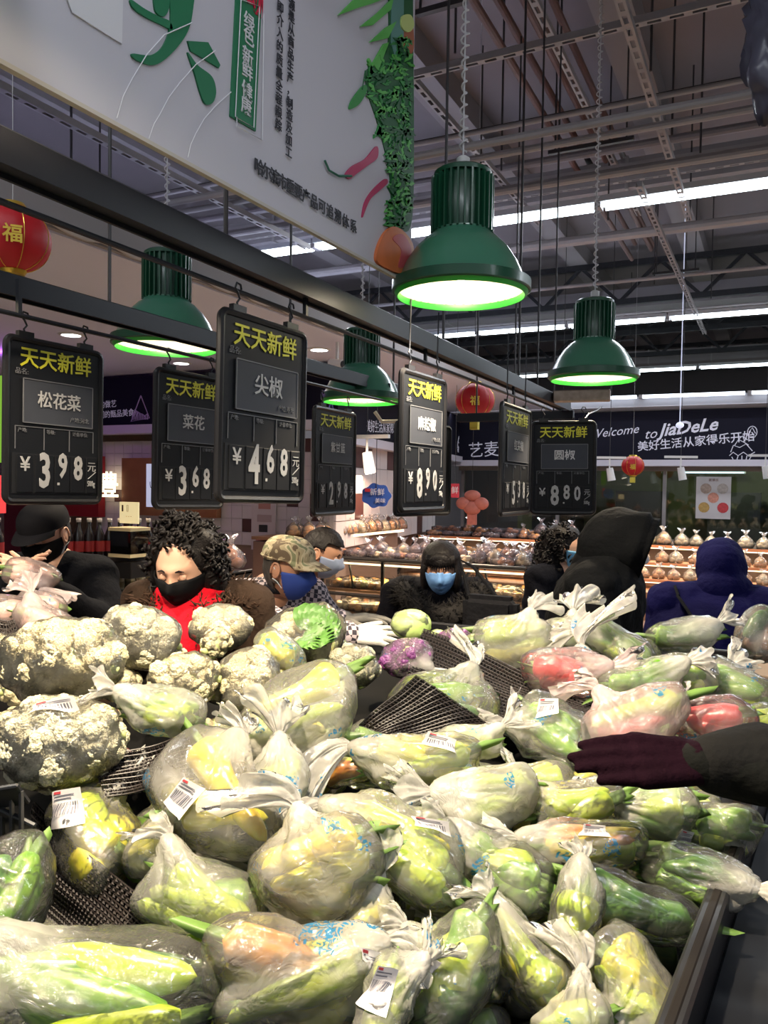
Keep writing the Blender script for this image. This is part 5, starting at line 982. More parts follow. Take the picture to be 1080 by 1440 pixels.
def haircap(T, m=hair_m, off=.014, front=.35, low=-.5, disp=.02): return hshell(T, 'hair', lambda v: ((v[:, 1] < front) | (v[:, 2] > .50)) & ((v[:, 2] > low) | (v[:, 1] < -.2)) & (v[:, 2] > low-.3) & ~((np.abs(v[:, 2]+.05) < .28) & (np.abs(v[:, 1]) < .25) & (np.abs(v[:, 0]) > .8) & (low > -.6)), off, m, disp=disp)
def curls(T, n, ext, m=hair_m, center=(0, -.02, .0), seed=1, face=True, down=.0):
    rr = np.random.default_rng(seed); mb = MB(); core = []
    for i in range(n):
        d = rr.normal(0, 1, 3); d /= np.linalg.norm(d)
        if d[2] < -.9: d[2] *= -1
        if face and d[1] > .25 and d[2] < .50 and abs(d[0]) < .80: continue
        p = np.array(center)+d*np.array(ext)*rr.uniform(.80, 1.05); p[2] -= down*max(0, rr.uniform(-.5, 1)) if abs(d[0]) > .4 or d[1] < 0 else 0
        ax_ = rr.normal(0, 1, 3)+np.array([0, 0, -1.2]); ax_ /= np.linalg.norm(ax_); u = np.cross(ax_, d); u /= np.linalg.norm(u)+1e-6; w_ = np.cross(ax_, u); rad = rr.uniform(.006, .012); L = rr.uniform(.03, .06)
        mb.tube([hl(T, p+ax_*L*(k/9-.5)+rad*(u*math.cos(k*1.5)+w_*math.sin(k*1.5))) for k in range(10)], rr.uniform(.0035, .006), 5)
    return new('curly_hair', mb.mesh(True), m, T['t'], kind='stuff')
def volume(T, name, balls, m, voxel=.009, disp=.004):
    mb = MB()
    for c, r in balls: q = MB().ball((0, 0, 0), r, 18, 12); mb.add([hl(T, np.array(p)+np.array(c)) for p in q.v], [f[::-1] for f in q.f])
    return new(name, remesh(mb, voxel, 2, disp), m, T['t'])
def tufts(T, name, paths, n, L, m, spread=.045, seed=2):    # fur: thin cones along a path
    rr = np.random.default_rng(seed); mb = MB()
    for i in range(n):
        pth = paths[i % len(paths)]; a = rr.uniform(0, len(pth)-1.001); k = int(a); c = Vector(pth[k]).lerp(Vector(pth[k+1]), a-k); d = Vector(rr.normal(0, 1, 3)).normalized(); b = c+d*spread*rr.uniform(.4, 1); tip = b+(d+Vector(rr.normal(0, .35, 3))-UP*.25).normalized()*L*rr.uniform(.6, 1.2); o = d.orthogonal().normalized()*.0035; q = d.cross(o).normalized()*.0035
        mb.add([b+o, b+q, b-o-q, tip], [(0, 1, 3), (1, 2, 3), (2, 0, 3)])
    return new(name, mb.mesh(True), m, T['t'], kind='stuff')
blk_mask = mat('mask_black', (.006, .006, .007), .8, spec=.1); blu_mask = mat('mask_light_blue', (.16, .34, .68), .7, bump=.2); wht_mask = mat('mask_white', (.62, .64, .68), .7, bump=.3)
# 1 woman with the red scarf
T = person((258, 797, 2.3), -8, -8, 32, 20, 'woman with curly black hair, black mask and red scarf looking down', cloth('coat_dark_brown', (.030, .018, .012), vs=12), cloth('trousers_dark', (.02, .02, .025)), s=.98, width=.98, bulk=1.05)
mask(T, blk_mask, big=.25, top=.04, strap=blk_mask); face_bits(T, True)
volume(T, 'hair', [((0, -.035, .035), (.105, .10, .105)), ((.075, -.04, -.03), (.045, .07, .09)), ((-.075, -.04, -.03), (.045, .07, .09)), ((0, -.06, -.06), (.09, .06, .09))], hair_m, .008, .004)
curls(T, 460, (.118, .112, .125), center=(0, -.03, .025), down=.10)
c = MB(); ne = T['neck']; F_, R_ = T['Fb'], T['Rb']
for k in range(3): c.tube([ne+R_*math.cos(a)*(.085+.008*k)+F_*(math.sin(a)*(.085+.01*k)+.03)+UP*(.015-.028*k+.012*math.sin(a*3+k)-.03*max(0, math.sin(a))) for a in np.linspace(0, 6.283, 25)], .024, 8, cap=False)
c.tube([ne+F_*.10-UP*.02+R_*.02, ne+F_*.15-UP*.10+R_*.025, ne+F_*.16-UP*.19+R_*.03], [.03, .045, .05], 10).tube([ne+F_*.10-UP*.02-R_*.02, ne+F_*.145-UP*.10-R_*.03, ne+F_*.15-UP*.18-R_*.04], [.03, .04, .045], 10)
new('scarf', remesh(c, .006, 2, .003), cloth('scarf_red', (.60, .008, .02), var=.12), T['t'])
tufts(T, 'fur_collar', [[T['sh'][0]-UP*.0+F_*.06, T['sh'][0]*.4+ne*.6+F_*.10-UP*.02, ne+F_*.12-UP*.16+R_*.07], [T['sh'][1]+F_*.06, T['sh'][1]*.4+ne*.6+F_*.10-UP*.02, ne+F_*.12-UP*.16-R_*.07], [T['sh'][0]+UP*.03, ne-F_*.09+UP*.03, T['sh'][1]+UP*.03]], 2600, .03, cloth('coat_fur_brown', (.04, .022, .014)), .06)
# 2 man with the camouflage cap
chk = bpy.data.materials.new('shirt_houndstooth'); chk.use_nodes = True; nt = chk.node_tree; b = nt.nodes['Principled BSDF']; tc = nt.nodes.new('ShaderNodeTexCoord'); ck = nt.nodes.new('ShaderNodeTexChecker'); ck.inputs['Scale'].default_value = 62; ck.inputs[1].default_value = (.50, .42, .44, 1); ck.inputs[2].default_value = (.03, .025, .04, 1); mp = nt.nodes.new('ShaderNodeMapping'); mp.inputs['Rotation'].default_value = (.5, .4, .6)
nt.links.new(tc.outputs['Object'], mp.inputs[0]); nt.links.new(mp.outputs[0], ck.inputs[0]); nt.links.new(ck.outputs[0], b.inputs[0]); b.inputs['Roughness'].default_value = .8
camo_m = bpy.data.materials.new('cap_camouflage'); camo_m.use_nodes = True; nt = camo_m.node_tree; b = nt.nodes['Principled BSDF']; tc = nt.nodes.new('ShaderNodeTexCoord'); n = nt.nodes.new('ShaderNodeTexNoise'); n.inputs['Scale'].default_value = 16; n.inputs['Distortion'].default_value = 1.2; rp = nt.nodes.new('ShaderNodeValToRGB'); rp.color_ramp.interpolation = 'CONSTANT'
for i, (p, c) in enumerate(((0, (.10, .07, .04)), (.40, (.30, .25, .15)), (.5, (.42, .36, .24)), (.58, (.16, .17, .09)))):
    e = rp.color_ramp.elements[i] if i < 2 else rp.color_ramp.elements.new(p); e.position = p; e.color = (*c, 1)
nt.links.new(tc.outputs['Object'], n.inputs['Vector']); nt.links.new(n.outputs['Fac'], rp.inputs[0]); nt.links.new(rp.outputs[0], b.inputs[0]); b.inputs['Roughness'].default_value = .85
g1, g2 = P(492, 893, 2.58), P(478, 872, 2.8)
T = person((405, 800, 2.95), 66, 32, 36, 8, 'man in a camouflage cap, blue mask and checked shirt leaning over the produce', chk, cloth('trousers_dark', (.02, .02, .025)), sk=skin2, s=.98, wr=(g1, g2), coat_name='checked_shirt', coat_disp=.003)
mask(T, mat('mask_deep_blue', (.02, .06, .32), .7), strap=mat('strap_pale', (.6, .7, .75), .6)); face_bits(T, True); haircap(T, hair_g, .006, .1, -.45)
dome = MB(); 
for i in range(9):
    th = R(90*i/8)
    for k in range(28): a = 2*math.pi*k/28; dome.v.append(hl(T, (.087*math.sin(th)**.8*math.cos(a), -.004+.108*math.sin(th)**.8*math.sin(a), .040+.082*math.cos(th)**.75+.006*math.sin(3*a))))
dome.f = [(i*28+k, i*28+(k+1) % 28, (i+1)*28+(k+1) % 28, (i+1)*28+k) for i in range(8) for k in range(28)]
cp_ = new('camouflage_cap', dome.mesh(True), camo_m, T['t']); br = MB(); vs = []
for j in range(7):
    for i in range(13):
        a = R(20+140*i/12); q = j/6; vs.append(hl(T, (.087*math.cos(a)*(1-.05*q), (.095*math.sin(a))+.085*q*math.sin(a)**.7, .042-.012*q*q-.014*abs(math.cos(a))*q)))
o = new('cap_brim', me_np(vs, [(j*13+i, j*13+i+1, (j+1)*13+i+1, (j+1)*13+i) for j in range(6) for i in range(12)], True), camo_m, cp_); md = o.modifiers.new('s', 'SOLIDIFY'); md.thickness = .004
new('cap_band', MB().tube([hl(T, (.0875*math.cos(a), -.004+.109*math.sin(a), .043)) for a in np.linspace(0, 6.28, 30)], .004, 6), camo_m, cp_)
c = MB().tube([T['neck']+T['Rb']*math.cos(a)*.078+T['Fb']*math.sin(a)*.082+UP*(.01+.02*math.cos(a*2)*.3) for a in np.linspace(.6, 5.8, 22)], .017, 8); new('dark_collar', remesh(c, .005, 2), cloth('collar_dark', (.015, .015, .02)), T['t'])
for (w, nrm, col, sd, nm) in ((g1, UP*.9+BACK*.5, (.74, .70, .62), 1, 'white_glove'), (g2, UP, (.16, .15, .13), -1, 'grey_glove')):
    gm = MB(); dd = RIGHT*.95-BACK*.1-UP*.02 if sd == 1 else RIGHT*.95+UP*.1; ww = T['W'](w); cap_(gm, ww-dd*.06, ww+dd*.02, .036, .032); hand(gm, ww, dd, nrm, sd, curl=.22, s=1.08, spread=.20)
    new('glove', remesh(gm, .0038, 2), mat(nm, col, .85, bump=.3, bscale=200), T['t'], label=nm.replace('_', ' ')+' on the hand reaching right')
# 3 person behind the capped man
T = person((452, 778, 3.65), 80, 85, 36, 20, 'person in a maroon jacket half hidden behind the camouflage cap', cloth('jacket_maroon', (.085, .008, .02)), cloth('trousers_dark', (.02, .02, .025)), sk=skin2, s=.96, width=1.05)
haircap(T, hair_m, .014, .3, -.5); mask(T, mat('mask_pale_blue', (.35, .42, .6), .7)); face_bits(T)
# 4 woman with the fur collar
T = person((620, 800, 3.5), -6, 4, 26, 12, 'woman in a black fur trimmed coat with a pale blue mask', cloth('coat_black', (.004, .004, .007)), cloth('trousers_dark', (.02, .02, .025)), sk=skin2, s=.95, width=1.08, bulk=1.2)
mask(T, blu_mask); face_bits(T)
volume(T, 'hair', [((0, -.02, .045), (.092, .105, .085)), ((.072, -.01, -.03), (.026, .07, .10)), ((-.072, -.01, -.03), (.026, .07, .10)), ((0, -.06, -.04), (.08, .06, .10)), ((0, .082, .062), (.055, .018, .035))], hair_m, .006, .001)
mb = MB()
for i, x in enumerate(np.linspace(-.06, .06, 26)): mb.tube([hl(T, (x, .075, .09)), hl(T, (x*1.03, .106-abs(x)*.4, .06)), hl(T, (x*1.05+.003*math.sin(i*3), .102-abs(x)*.45, .024+.008*math.sin(i*2.3)))], [.005, .005, .001], 5)
new('fringe', mb.mesh(True), hair_m, T['t'])
ne = T['neck']; F_, R_ = T['Fb'], T['Rb']; fz = cloth('fur_grey_brown', (.022, .020, .019), var=.7, vs=60)
ring = [ne+R_*math.cos(a)*.165+F_*(math.sin(a)*.12+.03)-UP*(.02+.10*max(0, math.sin(a))**2) for a in np.linspace(-.6, 3.74, 14)]
tufts(T, 'fur_collar', [ring], 3200, .05, fz, .055); new('fur_collar_base', MB().tube(ring, .052, 10).mesh(True), fz, T['t'])
for x in (.03, .09, .05): new('coat_metal_strip', MB().tube([T['chest']+F_*.15+R_*x*-1-UP*.02*i for i in range(3)], .002, 4), chrome, T['t'])  # short bright metal strips on the coat front
bb = new('shoulder_bag', MB().box((0, 0, 0), (.24, .1, .26)), cloth('bag_black', (.01, .01, .012)), loc=P(690, 880, 3.35), label='black shoulder bag hanging at the side of the fur coat woman', cat='bag'); smooth(bb, .03, 3); new('bag_strap', MB().tube([(-.10, 0, .12), (-.13, .02, .2), (-.16, .04, .27), (-.10, .05, .24), (.02, .02, .12)], .008, 6), cloth('bag_black', (0, 0, 0)), bb)
# 5 curly haired woman in profile
T = person((797, 772, 4.3), 62, 40, 6, 5, 'woman with curly black hair and a light blue mask in profile behind the hooded man', cloth('coat_black_far', (.003, .0035, .007)), cloth('trousers_dark', (.02, .02, .025)), s=.98)
mask(T, mat('mask_cyan_blue', (.20, .50, .80), .7)); face_bits(T, False)
volume(T, 'hair', [((0, -.045, .03), (.105, .10, .105)), ((0, -.08, -.08), (.11, .08, .11)), ((0, -.02, .07), (.08, .09, .06))], hair_m, .009, .005); curls(T, 420, (.125, .125, .13), center=(0, -.045, .0), seed=5, down=.12)
# 6 tall hooded man
ck_ = cloth('coat_black_hood', (.0025, .003, .004)); T = person((868, 765, 3.25), 72, 66, 10, 18, 'man in a black hooded coat seen from the side with a white mask', ck_, cloth('trousers_dark', (.02, .02, .025)), s=1.08, bulk=1.35, width=1.1)
mask(T, wht_mask); face_bits(T)
h = MB(); vs = []
for i in range(20):
    for k in range(30):
        t_ = i/19; a = 2*math.pi*k/30; yy = .115-.26*t_; rad = (.118 if t_ < .15 else .135)*math.sqrt(max(.0, 1-max(0, (t_-.45)/.55)**2.2))+.004*math.sin(5*a+9*t_); vs.append(hl(T, (rad*.92*math.cos(a), yy, rad*1.08*math.sin(a)+.012-.035*t_)))
o = new('hood', me_np(vs, [(i*30+k, i*30+(k+1) % 30, (i+1)*30+(k+1) % 30, (i+1)*30+k) for i in range(19) for k in range(30)], True), ck_, T['t']); md = o.modifiers.new('s', 'SOLIDIFY'); md.thickness = .012
hb = MB(); cap_(hb, hl(T, (0, -.05, -.12)), T['neck']-T['td']*.05-T['Fb']*.03, .10, .16); cap_(hb, hl(T, (0, .03, -.14)), T['neck']-T['td']*.08+T['Fb']*.04, .055, .10); new('hood_base', remesh(hb, .012, 3, .003), ck_, T['t'])
# 7 person in the navy coat, back turned
nv = cloth('coat_navy', (.004, .004, .050), var=.2); T = person((1012, 805, 3.85), 168, 160, 28, 22, 'person in a navy blue hooded coat with a crossbody strap, back turned', nv, cloth('trousers_dark', (.02, .02, .025)), s=1.12, bulk=1.3, width=1.2, wr=(None, P(1090, 880, 4.0)))
volume(T, 'hood', [((0, -.03, .01), (.105, .12, .125)), ((0, -.06, -.10), (.12, .09, .10)), ((0, -.02, .05), (.10, .11, .10))], nv, .010, .003)
ps = []; c0, h0, Rb_, Fb_ = T['chest'], T['hip'], T['Rb'], T['Fb']
# strap from the (picture) left shoulder to the right hip over the back
A = T['sh'][1]*.55+T['neck']*.45; ps = []
for i in range(16):
    s_ = i/15; cc_ = (T['neck']-T['td']*.02).lerp(h0-UP*.05, s_); x = -.12+.34*s_; ps.append(cc_+Rb_*x-Fb_*(.265+.13*math.sin(math.pi*s_))+UP*(.02*(1-s_)))
from mathutils.bvhtree import BVHTree
co_ = [c for c in T['t'].children if c.name.startswith('coat')][0].data; bv = BVHTree.FromPolygons([v.co for v in co_.vertices], [tuple(p.vertices) for p in co_.polygons]); q_ = []
for i, p in enumerate(ps):
    s_ = i/15; p = T['neck'].lerp(h0, s_)+Rb_*(-.19+.42*s_)+UP*(.0); h_ = bv.ray_cast(p-Fb_*1.2, Fb_)[0]
    if h_ is not None: q_.append(h_-Fb_*.008)
ps = [q_[0]+UP*.04+Fb_*.03-Rb_*.015]+q_; st = MB()
for i in range(len(ps)-1): st.bar(ps[i], ps[i+1], .012, .05, up=-Fb_)
smooth(new('crossbody_strap', st, cloth('strap_dark', (.012, .014, .018)), T['t'], label='dark crossbody strap'))
# 8 man in black cap at left, holding a bag
w1, w2 = P(28, 812, 2.75), P(52, 818, 2.72)
T = person((64, 752, 3.0), -14, -6, 10, 20, 'man in a black cap and black mask holding a pinkish bag at left', cloth('coat_black_left', (.004, .0045, .007)), cloth('trousers_dark', (.02, .02, .025)), s=1.02, wr=(w1, w2), hands=(UP*.6+BACK*.5, UP*.6+BACK*.5))
mask(T, blk_mask, big=.15, strap=white); face_bits(T); haircap(T, hair_m, .006, .1, -.4)
dome = MB()
for i in range(9):
    th = R(90*i/8)
    for k in range(28): a = 2*math.pi*k/28; dome.v.append(hl(T, (.086*math.sin(th)**.8*math.cos(a), -.004+.106*math.sin(th)**.8*math.sin(a), .036+.09*math.cos(th)**.75)))
dome.f = [(i*28+k, i*28+(k+1) % 28, (i+1)*28+(k+1) % 28, (i+1)*28+k) for i in range(8) for k in range(28)]
cp_ = new('black_cap', dome.mesh(True), mat('cap_black', (.005, .005, .007), .8, spec=.1), T['t']); vs = [hl(T, (.086*math.cos(R(20+140*i/12)), .093*math.sin(R(20+140*i/12))+.06*j/5*math.sin(R(20+140*i/12)), .04-.02*(j/5)**2)) for j in range(6) for i in range(13)]
new('cap_brim', me_np(vs, [(j*13+i, j*13+i+1, (j+1)*13+i+1, (j+1)*13+i) for j in range(5) for i in range(12)], True), mat('cap_black', (0, 0, 0)), cp_)
BAGS2 = bag('pep', 46, 802, 30, 20, -15, 2.62, 'pinkish bag held up by the man in the black cap', n=4, cols='pk', pr=.022, frost=.25, mat_=film_pink, fat=True, knot=-70, tuft=1.1, name='bag_of_roots'); BAGS2.cat = 'bagged vegetables'; BAGS2.obj = build_bag(BAGS2, [])
# 9 person outside the frame at right: gloved hand and dark sleeve reach in
wq = P(985, 1072, 1.20)
T = person((1590, 640, 1.35), -80, -85, 10, 15, 'shopper mostly outside the picture whose dark sleeve and gloved hand reach in from the right', cloth('sleeve_dark_green', (.005, .0055, .005)), cloth('trousers_dark', (.02, .02, .025)), s=.95, wr=(None, wq), elb=P(1200, 1125, 1.14), bulk=.85)
haircap(T, hair_m, .012); mask(T, blu_mask); face_bits(T, False)
gm = MB(); ww = T['W'](wq); dd = -RIGHT*.97+UP*.04+BACK*.05; cap_(gm, ww-dd*.07, ww, .045, .034); hand(gm, ww, dd, UP*.80+BACK*.6, -1, curl=.12, s=1.12, spread=-.035, tin=1)
q = remesh(gm, .004, 3); new('glove', q, mat('glove_dark_plum', (.008, .002, .005), .9, spec=.05, var=.5, vscale=12, bump=.4, bscale=90), T['t'], label='dark plum knitted glove')
cu = MB(); cap_(cu, ww-dd*.10, ww-dd*.03, .062, .050); new('sleeve_cuff', remesh(cu, .006, 2, .003), cloth('cuff_dark', (.008, .008, .008)), T['t'])
# ================================================================== BAKERY GOODS AND SHELVES
case_m = mat('case_black_metal', (.02, .018, .018), .4, .4); shelf_w = mat('shelf_wood', (.33, .17, .09), .45, var=.25, vscale=5); strip_g = glow('shelf_strip_glow', (1, .72, .45), 3.0)
bread = [mat('bread_%s' % k, c, .6, var=.35, vscale=30) for k, c in (('golden', (.70, .34, .10)), ('brown', (.42, .15, .05)), ('pale', (.80, .60, .36)), ('orange', (.80, .34, .08)), ('yellow', (.70, .55, .06)), ('dark', (.14, .07, .06)))]
bagclear = film_material('bread_film', print_=False, gloss=.12); bagmauve = film_material('mauve_film', (.80, .72, .85), print_=False, gloss=.12)
_bm = {}
def bread_item(kind, bi, fm):
    k = (kind, bi, fm.name)
    if k in _bm: return _bm[k]
    mb = MB()
    if kind == 'bag':      # loaves in a gathered clear bag
        for (x, z) in ((-.035, .035), (.035, .035), (0, .085)): mb.ball((x, 0, z), (.042, .05, .034), 10, 7)
        nb = len(mb.f); mb.lathe([(.001, .001), (.078, .004), (.088, .04), (.078, .09), (.045, .125), (.012, .145), (.010, .152), (.03, .185), (.045, .20)], 14)
        for i in range(len(mb.v)-14*9, len(mb.v)): v = mb.v[i]; a = math.atan2(v[1], v[0]); q = 1+.12*math.sin(5*a+v[2]*30); mb.v[i] = (v[0]*q, v[1]*q*.8, v[2]*(1+.05*math.sin(3*a)))
    else:                  # flat tray pack of rolls
        for i in range(6): mb.ball((-.075+.05*(i % 4 if i < 4 else i-3.5), -.03 if i % 2 else .03, .03+(.02 if i > 3 else 0)), (.032, .036, .024), 9, 6)
        nb = len(mb.f); mb.box((0, 0, .035), (.23, .15, .062))
    me = mb.mesh(True); me.materials.append(bread[bi]); me.materials.append(fm); me.polygons.foreach_set('material_index', [0]*nb+[1]*(len(me.polygons)-nb)); me.name = 'bread_bag'
    set_milk(me, [.22]*len(me.vertices)); _bm[k] = me; return me
def goods(a, b, n, kinds, bis, fm, name, label, group, jit=.02, sc=1., rows=1, dy=.1, cat='bread', z2=0):
    a, b = Vector(a), Vector(b); d = b-a; u = d.normalized(); nn = UP.cross(u); rr = random.Random(n+int(abs(a.x)*100)+len(label))
    for r in range(rows):
        for i in range(n):
            p = a+d*((i+.5)/n)+nn*(r*dy+rr.uniform(-jit, jit))+u*rr.uniform(-jit, jit)+UP*z2*r
            new(name, bread_item(rr.choice(kinds), rr.choice(bis), fm), None, None, loc=p, rot=(0, 0, math.atan2(u.y, u.x)+rr.uniform(-.5, .5)), scale=(sc*rr.uniform(.88, 1.1),)*3, label=label, cat=cat, group=group)
# near display case along X
Y0 = 5.6; xa, xb = onY(452, 790, Y0).x, onY(740, 780, Y0).x; zt = onY(571, 790, Y0).z
t = new('bakery_case', None, loc=((xa+xb)/2, Y0, 0), label='long black framed glass bakery case with lit shelves behind the shoppers', cat='display case'); L = xb-xa
part(t, 'base', MB().box((0, .45, .28), (L, .8, .56)), mat('case_base', (.20, .12, .09), .5)); part(t, 'top_shelf', MB().box((0, .5, zt-.02), (L, .8, .025)), case_m, .002)
part(t, 'lower_shelf', MB().box((0, .42, zt-.27), (L, .74, .02)), shelf_w, .002); part(t, 'bottom_tray', MB().box((0, .45, .57), (L, .8, .02)), shelf_w, .002)
new('top_rail', MB().tube([(-L/2, 0, zt), (L/2, 0, zt)], .016, 8), case_m, t); new('lower_rail', MB().tube([(-L/2, -.02, zt-.29), (L/2, -.02, zt-.29)], .014, 8), case_m, t)
new('light_strip', MB().box((0, .05, zt-.045), (L*.96, .03, .012)), strip_g, t); new('light_strip', MB().box((0, .05, zt-.30), (L*.96, .03, .012)), strip_g, t)
for x in (-L/2, -L*.18, L*.28, L/2): new('post', MB().bar((x, .02, zt), (x+.03, -.03, .56), .022), case_m, t)
for x in (-L/2+.2, L/2-.35): new('bracket', MB().bar((x, .1, zt-.02), (x+.05, .1, zt-.26), .012), case_m, t)
new('glass_front', MB().box((0, -.01, (zt+.56)/2), (L, .006, zt-.6)), glass, t)
for py_, zz, e in ((0, zt-.06, 16), (0, zt-.31, 14)): o = area((t.location.x, Y0+.2, zz), L*.9, .04, e, (1, .72, .45))
yl0 = Y0+.18
goods((xa+.05, yl0, zt-.26), (xb-.5, yl0, zt-.26), 11, ['pack'], [4, 0, 3], bagclear, 'bread_pack', 'flat wrapped pack of yellow or golden rolls on the case shelf', 'packs in the bakery case', rows=2, dy=.2, z2=.0, sc=.9)
goods((xb-.5, yl0, zt-.26), (xb-.03, yl0, zt-.26), 4, ['pack'], [3, 2], bagclear, 'bread_pack', 'wrapped pack of orange rolls at the right end of the case shelf', 'orange packs at the case end', rows=2, dy=.2, z2=.02)
goods((xa+.05, yl0, .585), (xb-.05, yl0, .585), 14, ['pack'], [0, 2, 1], bagclear, 'bread_pack', 'wrapped bread on the bottom tray of the bakery case', 'bread on the bottom tray', rows=2, dy=.2)
goods((xa+.1, Y0+.18, zt), (xb-.05, Y0+.18, zt), 15, ['bag', 'pack'], [5, 2, 1], bagmauve, 'bread_bag', 'pale mauve bag of dark bread piled on the case top', 'mauve bags on the case top', rows=3, dy=.2, sc=.80)
# lit counter along the tiled middle wall
A, B = P(428, 757, 7.3), P(566, 754, 9.2); B.z = A.z; d = (B-A); t = new('wall_counter', None, loc=A, label='lit counter of orange breads along the tiled wall', cat='counter'); rot = math.atan2(d.y, d.x); t.rotation_euler = (0, 0, rot); L = d.length
part(t, 'top', MB().box((L/2, .3, -.02), (L, .6, .03)), shelf_w, .002); part(t, 'cabinet', MB().box((L/2, .32, -A.z/2-.03), (L, .52, A.z-.04)), mat('case_base', (.20, .12, .09), .5)); new('front_strip', MB().box((L/2, -.01, -.02), (L, .012, .025)), strip_g, t)
area((A+B)/2+Vector((0, 0, .6)), 2.2, .15, 45, (1, .62, .40))
goods(A+UP*.0+d.normalized()*.05, B, 15, ['bag'], [0, 3, 1, 2], bagclear, 'bread_bag', 'small lit bag of orange bread on the counter along the tiled wall', 'orange breads on the wall counter', rows=2, dy=.2, sc=.9)
# stepped shelves at the right
Y1 = 9.0; x0, x1 = onY(600, 760, Y1+.9).x, 3.2
t = new('stepped_bakery_shelf', None, loc=(0, Y1, 0), label='long stepped wooden bakery shelf with warm lights behind the hooded man', cat='shelf')
lev = [(onY(950, 768, Y1+.62).z, .62), (onY(950, 793, Y1+.34).z, .34), (onY(950, 817, Y1+.08).z, .08), (onY(950, 846, Y1-.15).z, -.15)]
for i, (z, y) in enumerate(lev):
    part(t, 'shelf_board', MB().box(((x0+x1)/2, y+.16, z-.012), (x1-x0, .36, .022)), shelf_w if i else case_m, .002)
    new('shelf_edge', MB().box(((x0+x1)/2, y-.025, z-.01), (x1-x0, .012, .03)), mat('edge_orange', (.55, .22, .10), .4), t)  # even orange edge colour without emission
    new('light_strip', MB().box(((x0+x1)/2, y+.02, z-.035), (x1-x0, .02, .01)), strip_g, t)
    area(((x0+x1)/2, Y1+y+.05, z-.05), (x1-x0)*.95, .03, 22, (1, .66, .42)) if i < 3 else None
part(t, 'back_panel', MB().box(((x0+x1)/2, 1.0, .5), (x1-x0, .03, 1.0)), mat('back_panel_grey', (.16, .13, .11), .6)); part(t, 'base', MB().box(((x0+x1)/2, .4, .27), (x1-x0, 1.1, .5)), mat('base_wood', (.22, .11, .06), .5, var=.2, vscale=3))
for x in np.linspace(x0, x1, 9): new('upright', MB().bar((x, .62, lev[0][0]), (x, -.15, lev[3][0]), .03), case_m, t)
x9 = onY(830, 770, Y1+.7).x
for k, (i, lab) in enumerate(((0, 'top shelf'), (1, 'second shelf'), (2, 'third shelf'))):
    z, y = lev[i]; goods((x9-.1, Y1+y+.12, z), (x1-.1, Y1+y+.12, z), 30, ['bag'], [2, 0, 3] if i else [2, 0, 4], bagclear, 'bread_bag', 'clear gathered bag of bread on the %s of the stepped shelf' % lab, 'bread bags on the %s' % lab, sc=.86 if i else 1.0)
    if i == 0: goods((x0+.1, Y1+y+.1, z), (x9-.15, Y1+y+.1, z), 10, ['bag', 'pack'], [5, 1, 3], bagmauve, 'bread_bag', 'mauve bag of dark buns piled left of the curly haired woman', 'mauve bags on the stepped shelf', rows=2, dy=.15, z2=.05)
    else: goods((x0+.1, Y1+y+.1, z), (x9-.15, Y1+y+.1, z), 10, ['bag', 'pack'], [0, 3], bagclear, 'bread_bag', 'bread on the left part of the stepped shelf, %s' % lab, 'left breads on the %s' % lab)
z, y = lev[3]; goods((x0+.1, Y1+y+.12, z), (x1-.1, Y1+y+.12, z), 24, ['pack'], [3, 0], bagclear, 'bread_pack', 'flat orange pack on the lowest board of the stepped shelf', 'packs on the lowest board', sc=.7)
# ---- left shop: bottles, counter, notices
A = P(112, 787, 4.7); zc = A.z; B = P(205, 784, 5.0)
t = new('drinks_counter', None, loc=A, rot=(0, 0, math.atan2((B-A).y, (B-A).x)), label='dark shop counter with bottle shelves behind the man in the black cap', cat='counter'); L = (B-A).length+.8; L0 = -.65
part(t, 'top', MB().box((L0+L/2, .2, -.01), (L, .5, .025)), case_m, .002); part(t, 'shelf', MB().box((L0+L/2, .2, -.22), (L, .45, .02)), case_m, .002); part(t, 'back', MB().box((L0+L/2, .45, -.3), (L, .03, .6)), mat('counter_back', (.12, .09, .08), .6)); part(t, 'base', MB().box((L0+L/2, .22, -.40-(A.z-.4)/2), (L, .46, A.z-.42)), case_m)
bt = {}
for nm, cs, h in (('dark_sauce_bottle', ((.02, .012, .012), (.45, .03, .03)), .24), ('small_glass_bottle', ((.30, .26, .16), (.12, .09, .03)), .13)):
    mb = MB().lathe([(.001, 0), (.03, 0), (.032, .01), (.032, h*.55), (.012, h*.78), (.012, h*.93), (.001, h*.93)], 12); me = mb.mesh(True); me.materials.append(mat(nm, cs[0], .15)); cm = MB().lathe([(.001, h*1.0), (.015, h), (.015, h*.9), (.012, h*.9)], 10).mesh(True); cm.materials.append(mat(nm+'_cap', (.65, .6, .55), .4)); lm = MB().lathe([(.0328, h*.15), (.0328, h*.42)], 14).mesh(True); lm.materials.append(mat(nm+'_label', cs[1], .5)); bt[nm] = (me, cm, lm)
def bottle(nm, p, label, group):
    me, cm, lm = bt[nm]; o = new('bottle', me, None, loc=p, label=label, cat='bottle', group=group); new('cap', cm, None, o); new('label_band', lm, None, o)
u = (B-A).normalized(); nn = UP.cross(u)
for i in range(9): bottle('dark_sauce_bottle', A+u*(-.02+.066*i)+nn*.12+UP*.003, 'dark bottle with red label standing on the drinks counter', 'dark bottles on the counter')
for r in range(2):
    for i in range(11): bottle('small_glass_bottle', A+u*(-.05+.07*i)+nn*(.1+r*.1)-UP*.209, 'small glass bottle on the shelf below the counter top', 'small bottles on the counter shelf')
bottle('dark_sauce_bottle', A-u*.42+nn*.12+UP*.003, 'bottle with red and white label left of the man in the black cap', None)
